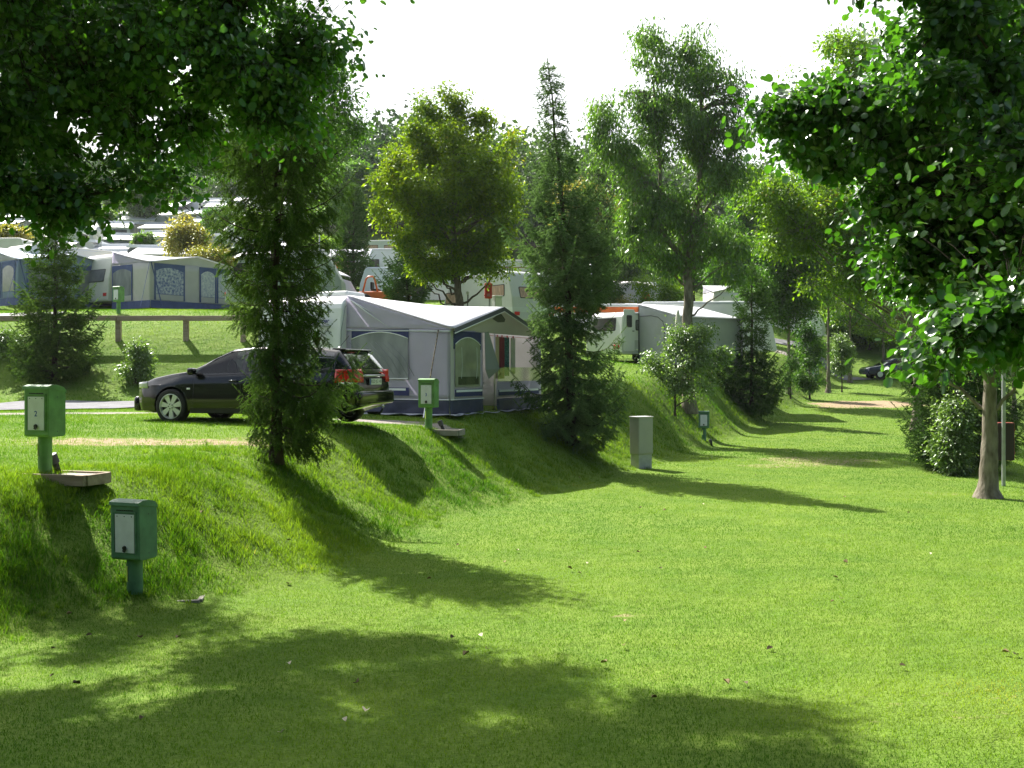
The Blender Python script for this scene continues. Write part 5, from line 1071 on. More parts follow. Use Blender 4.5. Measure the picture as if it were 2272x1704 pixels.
# red extinguisher box on a post, white cabinet, small post
def ext_box(label, loc, rz, H=2.9, boxz=(1.35, .58, .27), m=REDP, lamp=True):
    t = thing('extinguisher_box', label, 'fire box', loc, rz); z0, bh, bw = boxz
    b = MB(); b.tube([(0, .12, -.1), (0, .12, H)], .04, 10); b.build('post', mat('galvanised_steel', (.33, .35, .36), .5, metal=.5, var=.1), t, smooth=True, auto=True)
    b = MB(); b.box((-.06, -.02, z0+bh/2), (bw, .18, bh)); b.build('box', m, t, bevel=.03, seg=3)
    b = MB(); b.box((-.06, -.115, z0+bh/2), (bw*.9, .015, bh*.94)); d = b.build('door', m, t, bevel=.006)
    b = MB(); b.lathe([(0, -.13), (.028, -.13), (.03, -.12)], (-.06, 0, z0+bh*.5), 'Y', 14); b.build('emblem', WPIPE, d)
    for q in (.22, .76): b = MB(); b.box((-.06, -.126, z0+bh*q), (.10, .008, .10)); b.build('notice', mat('faded_red', (.42, .16, .16), .5), d)
    for q in (.2, .8): b = MB(); b.box((-.06-bw/2-.012, -.05, z0+bh*q), (.03, .06, .05)); b.build('hinge', m, t, bevel=.005)
    if lamp:
        b = MB(); b.lathe([(.0, .34), (.12, .30), (.17, .17), (.12, .04), (.05, 0)], (0, .12, H), n=16); b.build('lamp_globe', mat('white_globe', (.75, .76, .76), .25), t, smooth=True)
    return t
x, y, z = on(1087, 39.6); ext_box('red fire extinguisher box on a grey post between hornbeam trunk and caravan window', (x, y-.12, at(0, 663, 39.6)[2]-1.35), .12)
t = thing('utility_cabinet', 'small white cabinet beside the red extinguisher box', 'cabinet', (*at(1103, 0, 39.8)[:2], at(0, 656, 39.8)[2]-1.1), .5)
b = MB(); b.box((0, 0, .53), (.30, .24, 1.06)); b.build('body', GREYP, t, bevel=.01); b = MB(); b.box((0, 0, 1.08), (.34, .28, .04)); b.build('roof', WHITE, t, bevel=.01); b = MB(); b.box((0, -.125, .55), (.26, .01, .9)); b.build('door', CREAM, t, bevel=.004)
t = thing('water_tap', 'thin grey post with a small white head beside the hornbeam trunk', 'post', (*at(1037, 0, 39.2)[:2], at(0, 650, 39.2)[2]-1.0), .2)
b = MB(); b.tube([(0, 0, 0), (.02, 0, .95)], .025, 8); b.build('post', DKGREY, t); b = MB(); b.box((0, 0, 1.0), (.10, .08, .12)); b.build('head', GREYP, t, bevel=.02)
x, y, z = on(2224, 22.3); ext_box('dark back of a red edged box on a pale pole at the right edge', (x+.0, y, at(0, 1021, 22.3)[2]-.9), 2.9, 3.3, (.9, .80, .34), mat('red_edge', (.22, .03, .012), .5), lamp=False)
o_ = [c for c in bpy.data.objects if c.name.startswith('extinguisher_box')][-1]
b = MB(); b.box((-.055, .078, 1.3), (.32, .012, .785)); b.build('back_panel', mat('dark_back', (.035, .022, .028), .6), o_)

# lamps
def lamp(label, px, d, ytop, ybot, r=.17):
    x, y, _ = at(px, 0, d); zt_ = at(0, ytop, d)[2]; zb_ = min(at(0, ybot, d)[2], gz(x, d)); t = thing('street_lamp', label, 'lamp', (x, y, zb_), 0, 'globe lamps')
    b = MB(); b.tube([(0, 0, -.1), (0, 0, zt_-zb_-2*r)], [.05, .035], 8); b.build('pole', GREYD, t, smooth=True)
    b = MB(); b.lathe([(0, r), (r*.7, r*.7), (r, 0), (r*.7, -r*.7), (.05, -r)], (0, 0, zt_-zb_-r), n=16); b.build('globe', mat('white_globe', (.78, .79, .76), .25), t, smooth=True)
    b = MB(); b.lathe([(0, .03), (r*1.25, .0), (r*1.1, -.02)], (0, 0, zt_-zb_-r*.9), n=16); b.build('shade', GREYD, t, smooth=True)
lamp('globe lamp on a pole left of the narrow spruce', 709, 54, 500, 615, .19); lamp('globe lamp peeping out right of the tall spruce', 1312, 52, 585, 660, .13); lamp('lamp pole standing among the caravans behind the hornbeam', 968, 62, 545, 610, .15)

# orange tractor
x, y, z = on(845, 50); t = thing('tractor', 'orange compact tractor with roll bar beyond the white awning roof', 'tractor', (x, y, at(0, 676, 50)[2]-.35), -.15)
b = MB(); b.box((0, 0, .75), (2.0, .9, .4)); b.box((.75, 0, .98), (.9, .7, .22)); b.build('body', ORANGE, t, bevel=.06)
b = MB(); b.tube([(-.78, -.38, .9), (-.62, -.36, 1.55), (-.52, -.3, 1.66), (-.30, -.3, 1.66), (-.2, -.36, 1.55), (-.05, -.38, .9)], .045, 8); b.build('roll_bar', ORANGE, t, smooth=True)
b = MB(); b.box((-.25, 0, 1.05), (.4, .4, .1)); b.box((-.42, 0, 1.25), (.1, .4, .35)); b.build('seat', BLACK, t, bevel=.03)
b = MB(); b.lathe([(.13, -.015), (.16, 0), (.13, .015)], (.15, 0, 1.28), 'X', 14); b.build('steering_wheel', BLACK, t)
for wx, r_ in ((-.65, .42), (.8, .3)):
    for s in (-1, 1):
        b = MB(); b.lathe([(0, -.11), (r_*.9, -.11), (r_, -.06), (r_, .06), (r_*.9, .11), (0, .11)], (wx, s*.58, r_), 'Y', 18); wh = b.build('wheel', RUBBER, t, smooth=True, auto=True)
        b = MB(); b.lathe([(0, s*.12), (r_*.5, s*.118)], (wx, s*.58, r_), 'Y', 12); b.build('rim', ORANGE, wh)
b = MB(); b.box((1.35, -.2, .82), (.8, .1, .08), tilt=(.3, 'Y')); b.build('loader_arm', ORANGE, t)

# caravans of the middle ground
def cpix(px, ytop, d, H=2.05, g=.42): x = (px-CX)/F*d; return (x, d, at(0, ytop, d)[2]-H-g)
AN = math.radians
caravan('white caravan with dark stripe and window beside the globe lamp', cpix(706, 556, 66), AN(-6), 5.2, 2.2, 2.0, .4, sl=(.1, .1), r=.2, m=WHITE, sides=[(.9, 1.55, 1.0, .6), (2.0, 1.6, .5, .7, PINKC)], stripes=[(1.05, .12, DARKW), (2.05, .05, DKGREY)], wheels=False, skirt=True)
awning('small white awning roof next to the narrow spruce', (*cpix(736, 553, 64.5, 2.3, 0)[:2], cpix(736, 553, 64.5, 2.4, 0)[2]), (1, .05), 2.4, 1.6, 2.4, 1.75, 1.8, CREAM, DKGREY, ROOFF, wins=(), fwins=((.3, 1.3, PINKC),), skirt=False)
caravan('white caravan with three dark windows, highest behind the hornbeam', cpix(868, 537, 84), AN(-8), 4.8, 2.2, 2.1, .4, sl=(.3, .9), r=.3, m=GREYP, sides=[(-1.35, 1.75, 1.15, .75, PINKC), (.3, 1.75, 1.2, .7, PINKC), (1.7, 1.7, 1.0, .5, PINKC)], wheels=False, skirt=True)
caravan('white caravan end with one window left of the small spreading spruce', cpix(868, 560, 68), AN(-4), 3.8, 2.3, 2.2, .4, sl=(.1, .2), r=.25, m=WHITE, sides=[(-1.1, 1.62, 1.1, .6, DARKW)], tail=0, stripes=[(1.15, .03, GREYD)])
caravan('pale blue front of a caravan on the grass above the orange tractor', cpix(892, 584, 58), AN(4), 4.6, 2.0, 1.75, .40, sl=(.30, .3), r=.25, m=mat('pale_blue_panel', (.58, .64, .72), .3), sides=[(1.3, 1.4, .9, .5)], wheels=False)
caravan('pale caravan behind the hornbeam with beige side', cpix(978, 560, 66), AN(5), 4.6, 2.2, 1.9, .4, sl=(.2, .2), m=CREAM, sides=[(.3, 1.6, 1.4, .6, PINKC)], wheels=False, skirt=True)
caravan('white motorhome with blue door between hornbeam and spreading spruce', cpix(975, 602, 56), AN(-12), 3.8, 2.1, 2.1, .4, sl=(.15, .2), m=WHITE, sides=[(-.8, 1.4, .8, .5), (1.2, 1.1, .5, 1.1, NAVY)], tail=0)
caravan('cream caravan with brown stripe high behind the tall spruce', cpix(1152, 578, 62), AN(3), 4.6, 2.2, 2.0, .4, sl=(.2, .2), r=.2, m=CREAM, sides=[(.4, 1.5, 1.5, .5)], stripes=[(1.95, .06, mat('brown_stripe', (.25, .12, .06), .5))], wheels=False, skirt=True)
# picnic table with red things
t = thing('picnic_table', 'small table with red boxes beside the narrow spruce', 'table', (*at(742, 0, 63)[:2], at(0, 599, 63)[2]-.75), .1)
b = MB(); b.box((0, 0, .74), (1.3, .7, .05)); b.build('tabletop', CREAM, t)
for sx in (-1, 1): b = MB(); b.box((sx*.5, 0, .36), (.06, .6, .72)); b.build('leg', DKGREY, t)
for i, (ox, oz, m_, lb) in enumerate([(-.45, .22, REDP, 'tall red box at the left of the picnic table'), (.15, .12, ORANGE, 'small orange crate at the right of the picnic table')]):
    q = thing('crate', lb, 'box', (t.location.x+ox, t.location.y, t.location.z+.77), .2); b = MB(); b.box((0, 0, oz), (.36, .3, oz*2)); b.build('body', m_, q, bevel=.02); b = MB(); b.box((0, 0, oz*2+.02), (.38, .32, .04)); b.build('lid', m_, q, bevel=.01)

# ------------------------------------------------------------------ pitches right of the tall spruce
U3 = Vector((.8, .6, 0)); V3 = Vector((.6, -.8, 0)); C3 = Vector((4.47, 43.0, 0)); g3 = gz(4.6, 43.2)
H3 = at(0, 691, 43)[2]-g3-.42
cc = C3+U3*2.7-V3*1.1
c3 = caravan('white caravan with door and round red tail lights right of the tall spruce', (cc.x, cc.y, g3), math.atan2(.6, .8), 5.4, 2.2, H3, .42, sl=(.08, .3), r=.28, m=WHITE, low=GREYP, sides=[(-1.72, 1.62, .38, .44, GREYW)], ends=[(0, 0, 1.65, 1.4, .55)], wheels=True, hatch=False, door=-2.28)
for s in (-.92, -.70):
    b = MB(); b.lathe([(0, -2.745), (.07, -2.74), (.085, -2.72)], (0, s, .72), 'X', 16); b.build('tail_light', RED, c3, smooth=True)
TF = fabmat('silver_grey_fabric', (.52, .54, .58))
At = C3+U3*.98; t = thing('awning', 'tall silver grey awning with zipped side door beside the white caravan', 'awning', (At.x, At.y, g3-.05), math.atan2(.6, .8), 'awnings')
D3 = 2.45; hb = at(0, 675, At.y)[2]-g3+.05; hf = 1.92
b = MB(); b.grid(lambda u, v: (-.04+3.6*u, -(D3+.1)*v, hb+(hf-hb)*v), 12, 6); b.build('roof', ROOFF, t, smooth=True, thick=.012)
b = MB(); b.grid(lambda u, v: (foldy(u*1.4, v, .02), -D3*u, (hb+(hf-hb)*u-.01)*v), 24, 16); sw3 = b.build('side_wall', TF, t, smooth=True, thick=.005)
b = MB(); b.grid(lambda u, v: (3.6*u, -D3+foldy(u, v, .012), hf*v), 16, 6); b.build('front_wall', TF, t, smooth=True, thick=.005)
zp = [(-.035, -.1, hb*.80), (-.035, -.75, hb*.80), (-.035, -1.15, hb*.77), (-.035, -1.42, hb*.70), (-.035, -1.52, hb*.60), (-.035, -1.50, .45), (-.035, -1.46, .2)]
b = MB(); b.tube(zp, .013, 5); b.build('zip', DKGREY, sw3, smooth=True)
b = MB(); b.tube([(-.03, -.03, .02), (-.03, -.03, hb*.98)], .02, 5); b.build('edge_rail', DKGREY, t)
b = MB(); b.grid(lambda u, v: (-.03+foldy(u*2, 1-v, .01), -D3*u, .26*v), 12, 2); b.build('skirt', mat('mid_grey_fabric', (.20, .22, .25), .8), t, thick=.006)
x, y, z = on(1504, 40.6); t = thing('parasol', 'folded white parasol standing in front of the silver grey awning', 'parasol', (x, y, z), 0)
b = MB(); b.tube([(0, 0, 0), (0, 0, 2.35)], .02, 8); b.build('pole', ALU, t); b = MB(); b.tube([(0, 0, .95), (0, 0, 1.3), (0, 0, 1.9), (0, 0, 2.25), (0, 0, 2.36)], [.11, .13, .10, .06, .02], 8); b.build('canopy', CURT, t, smooth=True); b = MB(); b.lathe([(.22, 0), (.22, .06), (.05, .1)], n=14); b.build('base', CONC, t)
caravan('caravan with orange band under its white roof behind the white one', cpix(1352, 677, 50, 2.1, .4), AN(2), 6.0, 2.2, 2.1, .4, sl=(.1, .1), r=.12, m=WHITE, stripes=[(2.22, .26, mat('orange_canvas', (.58, .13, .03), .7, var=.15, vscale=3))], sides=[(0, 1.5, 1.4, .6)], wheels=False, skirt=True)
caravan('white motorhome behind the cherry trunk with dark stripe', cpix(1560, 672, 49, 2.3, .45), AN(-4), 6.4, 2.2, 2.3, .45, sl=(.2, .8), r=.3, m=WHITE, stripes=[(1.95, .06, DKGREY)], sides=[(-1.4, 1.6, 1.0, .5), (.9, 1.6, 1.0, .5)], cat='motorhome')
awning('pale awning with orange and blue panels in the row behind', (*cpix(1300, 620, 61, 2.4, 0)[:2], cpix(1300, 622, 61, 2.4, 0)[2]), (.9, .3), 4.0, 2.2, 2.4, 1.8, 2.2, FAB, FABL, FABL, wins=((.3, 1.6, GREYW),), fwins=((.3, 1.3, GREYW), (2.5, 3.0, mat('orange_canvas', (.55, .14, .03), .7))), skirt=False)
caravan('white caravan with blue side window in the row behind, near the person', cpix(1402, 629, 66, 1.9, .4), AN(8), 3.6, 2.1, 1.9, .4, sl=(.2, .2), m=WHITE, sides=[(-.9, 1.5, .9, .6, BLUEF), (.6, 1.5, .9, .6)], wheels=False, skirt=True)
awning('white marquee roof with scalloped edge behind the cherry trunk', (*cpix(1560, 632, 70, 2.5, 0)[:2], cpix(1560, 634, 70, 2.6, 0)[2]), (1, .1), 4.2, 2.4, 2.6, 2.0, 2.5, CREAM, CREAM, ROOFF, wins=(), fwins=(), skirt=False)
caravan('grey van rear with red lamps beside the satellite dish on the far slope', cpix(1768, 690, 74, 1.9, .3), AN(-25), 3.8, 1.9, 1.9, .35, sl=(.1, .5), m=WHITE, ends=[(0, 0, 1.6, 1.2, .5)], tail=0, name='van', cat='van', hatch=False, rails=False)
x, y, z = at(1706, 702, 70); t = thing('satellite_dish', 'white satellite dish on a stand on the far slope', 'satellite dish', (x, y, z-1.2), .3)
b = MB(); b.lathe([(0, .05), (.25, .03), (.42, -.06)], (0, 0, 1.2), 'Y', 18); b.build('dish', WHITE, t, smooth=True, thick=.015); b = MB(); b.tube([(0, .04, 0), (0, .04, 1.2)], .025, 6); b.build('pole', GREYD, t); b = MB(); b.tube([(0, -.02, .9), (0, -.4, 1.15)], .012, 5); b.build('arm', GREYD, t)
t = thing('satellite_dish', 'large pale dish standing behind the white pavilion roof', 'satellite dish', (*at(222, 0, 60)[:2], at(0, 513, 60)[2]-1.6), -.3)
b = MB(); b.lathe([(0, .08), (.3, .05), (.52, -.08)], (0, 0, 1.6), 'Y', 20); b.build('dish', GREYP, t, smooth=True, thick=.02); b = MB(); b.tube([(0, .08, -.3), (0, .08, 1.6)], .035, 6); b.build('pole', GREYD, t); b = MB(); b.tube([(0, -.05, 1.2), (0, -.5, 1.5)], .015, 5); b.build('arm', GREYD, t)
# dark car at the far end of the lawn
x, y, z = on(1985, 71); t = thing('parked_car', 'dark blue car parked at the far end of the lawn', 'car', (x, y, z), AN(183))
DBL = mat('dark_blue_paint', (.012, .02, .07), .2, coat=1)
b = MB(); b.prism([(-2.1, .3), (2.15, .3), (2.2, .55), (2.05, .78), (1.1, .92), (.35, 1.38), (-1.2, 1.42), (-1.95, .98), (-2.15, .85)], (0, -.85, 0), (1, 0, 0), (0, 0, 1), (0, 1.7, 0)); b.build('body', DBL, t, bevel=.12, seg=3, smooth=True)
for s in (-1, 1):
    b = MB(); b.prism([(-1.55, .95), (.95, .95), (.30, 1.30), (-1.1, 1.33)], (0, s*.853, 0), (1, 0, 0), (0, 0, 1), (0, s*.01, 0)); b.build('window', CGD, t)
    for wx in (-1.3, 1.35):
        b = MB(); b.lathe([(0, -.1), (.3, -.1), (.32, 0), (.3, .1), (0, .1)], (wx, s*.78, .32), 'Y', 18); wh = b.build('wheel', RUBBER, t, smooth=True); b = MB(); b.lathe([(0, s*.105), (.19, s*.1)], (wx, s*.78, .32), 'Y', 14); b.build('rim', RIM, wh)

# ------------------------------------------------------------------ third row and hillside, upper left
r3 = caravan('cream caravan with cab window at the far left edge above the blue awning', cpix(-2, 533, 60, 2.1, .4), AN(-3), 4.4, 2.2, 2.1, .4, sl=(.1, .25), r=.25, m=CREAM, sides=[(-.6, 1.5, .8, .6, GREYW), (.9, 1.5, 1.2, .6, GREYW)], wheels=False, skirt=True)
P0 = at(190, 548, 58); zg = gz(P0[0], 58); t = thing('pavilion_tent', 'white peaked pavilion with golden yellow walls above the bushy spruce', 'tent', (P0[0], 58, zg), .15)
hh = P0[2]-zg; b = MB()
Rf = [(-2.0, -1.6, hh-1.05), (1.9, -1.6, hh-1.05), (1.9, 1.6, hh-1.05), (-2.0, 1.6, hh-1.05), (-.55, -.45, hh-.45), (.5, -.45, hh-.45), (.5, .45, hh-.45), (-.55, .45, hh-.45)]
b.add(Rf, [(0, 1, 5, 4), (1, 2, 6, 5), (2, 3, 7, 6), (3, 0, 4, 7)]); b.add([(-.62, -.52, hh-.40), (.58, -.52, hh-.40), (.58, .52, hh-.40), (-.62, .52, hh-.40), (0, 0, hh)], [(0, 1, 4), (1, 2, 4), (2, 3, 4), (3, 0, 4)]); b.build('roof', ROOFF, t, thick=.02)
YW = mat('golden_canvas', (.62, .36, .12), .8, var=.15, vscale=2)
b = MB(); b.box((-.3, -1.45, (hh-1.05)*.72), (1.9, .04, (hh-1.05)*.55)); b.build('wall', YW, t); b = MB(); b.box((1.2, -1.44, (hh-1.05)*.5), (1.2, .04, hh-1.05)); b.build('wall', CREAM, t); b = MB(); b.box((-.3, -1.46, (hh-1.05)*.25), (1.9, .04, (hh-1.05)*.42)); b.build('wall', mat('brown_canvas', (.38, .20, .10), .8), t)
for sx in (-1.95, 1.85): b = MB(); b.tube([(sx, -1.5, 0), (sx, -1.5, hh-1.05)], .03, 6); b.build('pole', ALU, t)
awning('awning with sweeping white roof and dark windows above the flowered curtain one', (*at(252, 0, 59)[:2], at(0, 578, 59)[2]-2.55), (.97, .1), 4.6, 1.9, 2.55, 2.1, 2.2, FAB, mat('slate_trim', (.13, .15, .20), .8), ROOFF, wins=((.3, 1.4, DARKW),), fwins=((.25, 1.55, DARKW), (2.3, 2.85, CURT), (3.05, 3.6, CURT), (3.9, 4.4, CURT)))
t = thing('rowing_boat', 'upturned dark green boat shell in front of the sweeping roof awning', 'boat', (*at(283, 0, 54.5)[:2], at(0, 571, 54.5)[2]-.35), .1)
b = MB(); b.grid(lambda u, v: (-.85+1.7*u, .45*math.cos(math.pi*v)*math.sin(math.pi*min(max(u, .03), .97))**.5, .35*math.sin(math.pi*v)*math.sin(math.pi*min(max(u, .03), .97))**.4), 14, 8); b.build('hull', mat('dark_green_paint', (.03, .09, .05), .4), t, smooth=True, thick=.02); b = MB(); b.box((0, 0, .36), (1.4, .03, .03)); b.build('keel', DKGREY, t)

ROWS = [(66, 549, 'first'), (74, 536, 'second'), (84, 519, 'third'), (95, 502, 'fourth'), (107, 486, 'fifth'), (120, 470, 'sixth'), (134, 456, 'seventh'), (148, 443, 'eighth')]
ORD = ['first', 'second', 'third', 'fourth', 'fifth', 'sixth', 'seventh', 'eighth', 'ninth', 'tenth', 'eleventh', 'twelfth', 'thirteenth', 'fourteenth', 'fifteenth', 'sixteenth']
ROOFW = [mat('white_sheet_roof', (.74, .75, .77), .45, var=.03), mat('pale_roof', (.58, .60, .62), .5), mat('grey_roof', (.30, .32, .34), .6)]
WALLS = [CREAM, WHITE, GREYP, mat('tan_wall', (.42, .37, .30), .7), mat('slate_wall', (.16, .17, .19), .7)]
rs = random.Random(11)
for ri, (d, yt, word) in enumerate(ROWS):
    px = -30+ri*17; k = 0
    while px < 660:
        L_ = rs.uniform(3.6, 5.2); x = (px-CX)/F*d; dd = d+rs.uniform(-2, 2); zt_ = at(0, yt+rs.uniform(-7, 7)+max(0, (px-430))*.02, d)[2]; g0 = gz(x, dd); h = max(1.9, zt_-g0)
        h = min(h, 3.0); z0 = zt_-h; wi = rs.choice([0, 0, 1, 1, 2, 3, 4]); ro = rs.choice([0, 0, 0, 1, 2]); wn = ['cream', 'white', 'pale grey', 'tan', 'slate'][wi]; rn_ = ['white', 'pale', 'grey'][ro]; rz = rs.uniform(-.25, .25)
        t = thing('static_caravan', '%s caravan with %s roof, %s from left in %s row up the slope' % (wn, rn_, ORD[k], word), 'caravan', (x, dd, z0), rz, 'static caravans on the hillside'); W_ = 2.3
        b = MB(); b.prism([(-L_/2, -.6), (L_/2, -.6), (L_/2, h*.80), (L_/2-.15, h*.9), (-L_/2+.15, h*.9), (-L_/2, h*.80)], (0, -W_/2, 0), (1, 0, 0), (0, 0, 1), (0, W_, 0)); b.build('body', WALLS[wi], t)
        s = rs.choice([-1, 1]); b = MB(); b.prism([(-L_/2-.15, h*.9+(0 if s > 0 else .0)), (L_/2+.15, h*.9), (L_/2+.1-.3*(s < 0), h*1.0), (-L_/2-.1+.3*(s > 0), h*1.0)], (0, -W_/2-.25, 0), (1, 0, 0), (0, .10, 1), (0, W_+.3, -.0)); b.build('roof', ROOFW[ro], t)
        # lean-to awning with pitched roof towards the camera
        aL = L_*rs.uniform(.5, .8); ax = rs.uniform(-.5, .5)*(L_-aL); b = MB(); b.add([(ax-aL/2, -W_/2, h*.9), (ax+aL/2, -W_/2, h*.9), (ax+aL/2+.1, -W_/2-2.0, h*.58), (ax-aL/2-.1, -W_/2-2.0, h*.58)], [(0, 1, 2, 3)]); b.build('awning_roof', ROOFW[0 if ro < 2 else 1], t, thick=.05)
        b = MB(); b.box((ax, -W_/2-1.85, h*.28-.3), (aL, .06, h*.58+.55)); fw_ = b.build('front_wall', WALLS[rs.choice([0, 2, 2, 4])], t)
        nw = rs.choice([1, 2]) if aL < 3 else 2
        for q in range(nw):
            wx = ax+(q-(nw-1)/2)*aL/nw; b = MB(); b.box((wx, -W_/2-1.9, h*.36), (aL/nw*.7, .05, h*.26)); b.build('window', rs.choice([DARKW, GREYW, DARKW]), t)
        px += L_/d*F*rs.uniform(.96, 1.18); k += 1

# person standing by the white caravan in the row behind
x, y, z = at(1391, 636, 62); gp = z-1.72
p = thing('person', 'person in pale shirt and cap standing by the caravans right of the tall spruce', 'person', (x, y, gp), .4)
def skin_body(name, J, E, rad, m, par, lv=2):
    me = bpy.data.meshes.new(name); me.from_pydata(J, E, []); o = bpy.data.objects.new(name, me); COL.objects.link(o); o.parent = par
    md = o.modifiers.new('s', 'SKIN'); 
    for i, r_ in enumerate(rad): me.skin_vertices[0].data[i].radius = (r_, r_*.8)
    me.skin_vertices[0].data[0].use_root = True; sb = o.modifiers.new('u', 'SUBSURF'); sb.levels = sb.render_levels = lv; me.materials.append(m); md.use_smooth_shade = True; return o
J = [(0, 0, .95), (0, 0, 1.2), (0, 0, 1.42), (0, 0, 1.5), (0, -.01, 1.6), (0, -.01, 1.7), (-.19, 0, 1.40), (-.25, -.02, 1.12), (-.2, -.18, .95), (.19, 0, 1.40), (.26, 0, 1.12), (.25, -.08, .88), (-.09, 0, .88), (-.10, -.02, .48), (-.11, 0, .08), (-.11, -.14, .03), (.09, 0, .88), (.11, .02, .48), (.13, .04, .08), (.13, -.10, .03)]
E = [(0, 1), (1, 2), (2, 3), (3, 4), (4, 5), (2, 6), (6, 7), (7, 8), (2, 9), (9, 10), (10, 11), (0, 12), (12, 13), (13, 14), (14, 15), (0, 16), (16, 17), (17, 18), (18, 19)]
rad = [.15, .14, .13, .055, .095, .08, .07, .05, .035, .07, .05, .035, .09, .065, .045, .035, .09, .065, .045, .035]
skin_body('body', J, E, rad, mat('skin', (.48, .28, .20), .6), p)
b = MB(); b.lathe([(.15, .88), (.175, 1.0), (.165, 1.2), (.18, 1.36), (.12, 1.46), (.07, 1.49)], n=16); b.build('shirt', mat('pale_shirt', (.62, .55, .46), .9), p, smooth=True)
for s in (-1, 1): b = MB(); b.tube([(s*.18, 0, 1.40), (s*.255, -.01, 1.14)], [.085, .065], 10); b.build('sleeve', mat('pale_shirt', (.62, .55, .46), .9), p, smooth=True); b = MB(); b.tube([(s*.09, 0, .95), (s*.115, 0, .5)], [.11, .085], 10); b.build('trouser_leg', mat('grey_trousers', (.20, .21, .24), .9), p, smooth=True)
b = MB(); b.lathe([(0, 1.78), (.08, 1.76), (.105, 1.70), (.105, 1.66)], n=14); b.box((0, -.12, 1.67), (.14, .12, .015)); b.build('cap', mat('white_cap', (.65, .62, .60), .8), p, smooth=True)
t = thing('folding_chair', 'white folding chair beside the person', 'chair', (x+.75, y-.2, gp), .5)
b = MB(); b.box((0, 0, .43), (.45, .42, .04)); b.build('seat', WHITE, t); b = MB(); b.box((0, .2, .72), (.45, .04, .5)); b.build('backrest', WHITE, t)
for sx in (-1, 1):
    for sy in (-1, 1): b = MB(); b.tube([(sx*.2, sy*.18, .42), (sx*.22, sy*.22, 0)], .015, 6); b.build('leg', ALU, t)

# ------------------------------------------------------------------ more bushes and small trees
def bush(name, label, px, d, wpx, ytop, ybot, lm, n=300, sz=.1, cat='shrub', grp='shrubs', tpl=OVAL, per=26, x=None):
    x = (px-CX)/F*d if x is None else x; zg = gz(x, d); zt_ = at(0, ytop, d)[2]; zb_ = zg-.05 if cat == 'shrub' else max(zg, at(0, ybot, d)[2]); h = (zt_-zb_)/2; c = (zt_+zb_)/2; w = wpx/F*d
    return tree(name, label, (x, d, zg), [(0, 0, 0), (0, 0, max(.3, (c-zg)*.6)), (0, 0, max(.5, c-zg))], [(x, d, c, w, w, h), (x-w*.5, d, c-h*.3, w*.6, w*.6, h*.6), (x+w*.45, d, c+h*.15, w*.6, w*.6, h*.6), (x+w*.1, d, c+h*.5, w*.5, w*.5, h*.5)], n, per, sz, lm, BARKD, cat=cat, group=grp, tpl=tpl, spread=.12+w*.06, hole=.2, r0=.03+w*.02, limbs=10, droop=.15, seed=px % 9+1)
bush('shrub', 'silvery small shrub on the slope beside the front of the black car', 300, 33.4, 26, 752, 806, L_SHR, 120, .11)
bush('shrub', 'low leafy plants at the far left end of the slope', 14, 35, 34, 736, 768, L_SHR, 130, .11)
bush('shrub', 'round dark bush beside the dark hornbeam trunk on the far bank', 1797, 55.5, 34, 700, 778, L_DARK, 260, .13)
bush('shrub', 'leafy bush at the foot of the second trunk on the far bank', 1868, 60.5, 24, 722, 782, L_SHR, 160, .14)
bush('shrub', 'small bush hugging the foot of the dark hornbeam trunk', 1754, 52.3, 17, 768, 798, L_DARK, 90, .09)
bush('shrub', 'bright green bush between the white motorhome and the hill', 1465, 56, 62, 596, 668, L_MAP, 500, .14)
bush('shrub', 'yellow flowering bush in front of the caravans behind the tall spruce', 1378, 56, 40, 652, 676, L_YEL, 240, .11)
bush('shrub', 'leafy shrub in the sun in front of the dark spruce at right', 2118, 24.6, 36, 868, 1005, L_SHR, 420, .09)
bush('young_tree', 'young tree with yellowing leaves left of the loose spruce', 415, 52, 42, 478, 590, L_YEL, 420, .13, cat='tree', grp='broadleaf trees')
bush('young_tree', 'young yellowish tree behind the long branch of the loose spruce', 470, 50, 46, 545, 625, L_YEL, 380, .13, cat='tree', grp='broadleaf trees')
bush('willow_tree', 'pale silvery tree on the hillside above the static caravans', 335, 104, 66, 395, 478, L_SHR, 900, .30, cat='tree', grp='broadleaf trees')
bush('willow_tree', 'pale round tree left of the silvery one at the edge of the wood', 270, 108, 40, 415, 470, L_SHR, 500, .30, cat='tree', grp='broadleaf trees')
bush('willow_tree', 'grey green tall tree beside the narrow spruce in front of the wood', 775, 98, 70, 360, 500, L_CHER, 1400, .34, cat='tree', grp='broadleaf trees')
bush('hedge', 'clipped hedge behind the caravan with the dark stripe', 700, 76, 60, 530, 560, L_MAP, 500, .2, cat='hedge')
bush('hedge', 'yellow green hedge above the caravan at far left', 20, 66, 40, 508, 532, L_YEL, 300, .2, cat='hedge')
bush('beech_tree', 'tree with golden twigs showing right of the tall spruce top', 1296, 60, 70, 395, 560, L_YEL, 700, .16, cat='tree', grp='broadleaf trees')
bush('broadleaf_tree', 'tree on the hillside right of the hornbeam in front of the far hill', 1395, 90, 95, 455, 640, L_MAP, 1500, .26, cat='tree', grp='broadleaf trees')
bush('broadleaf_tree', 'dark tree behind the cherry crown to its right', 1655, 78, 110, 370, 680, L_DARK, 1700, .26, cat='tree', grp='broadleaf trees')
bush('broadleaf_tree', 'tree behind the motorhome and the cherry trunk', 1540, 84, 80, 470, 650, L_CHER, 1300, .26, cat='tree', grp='broadleaf trees')

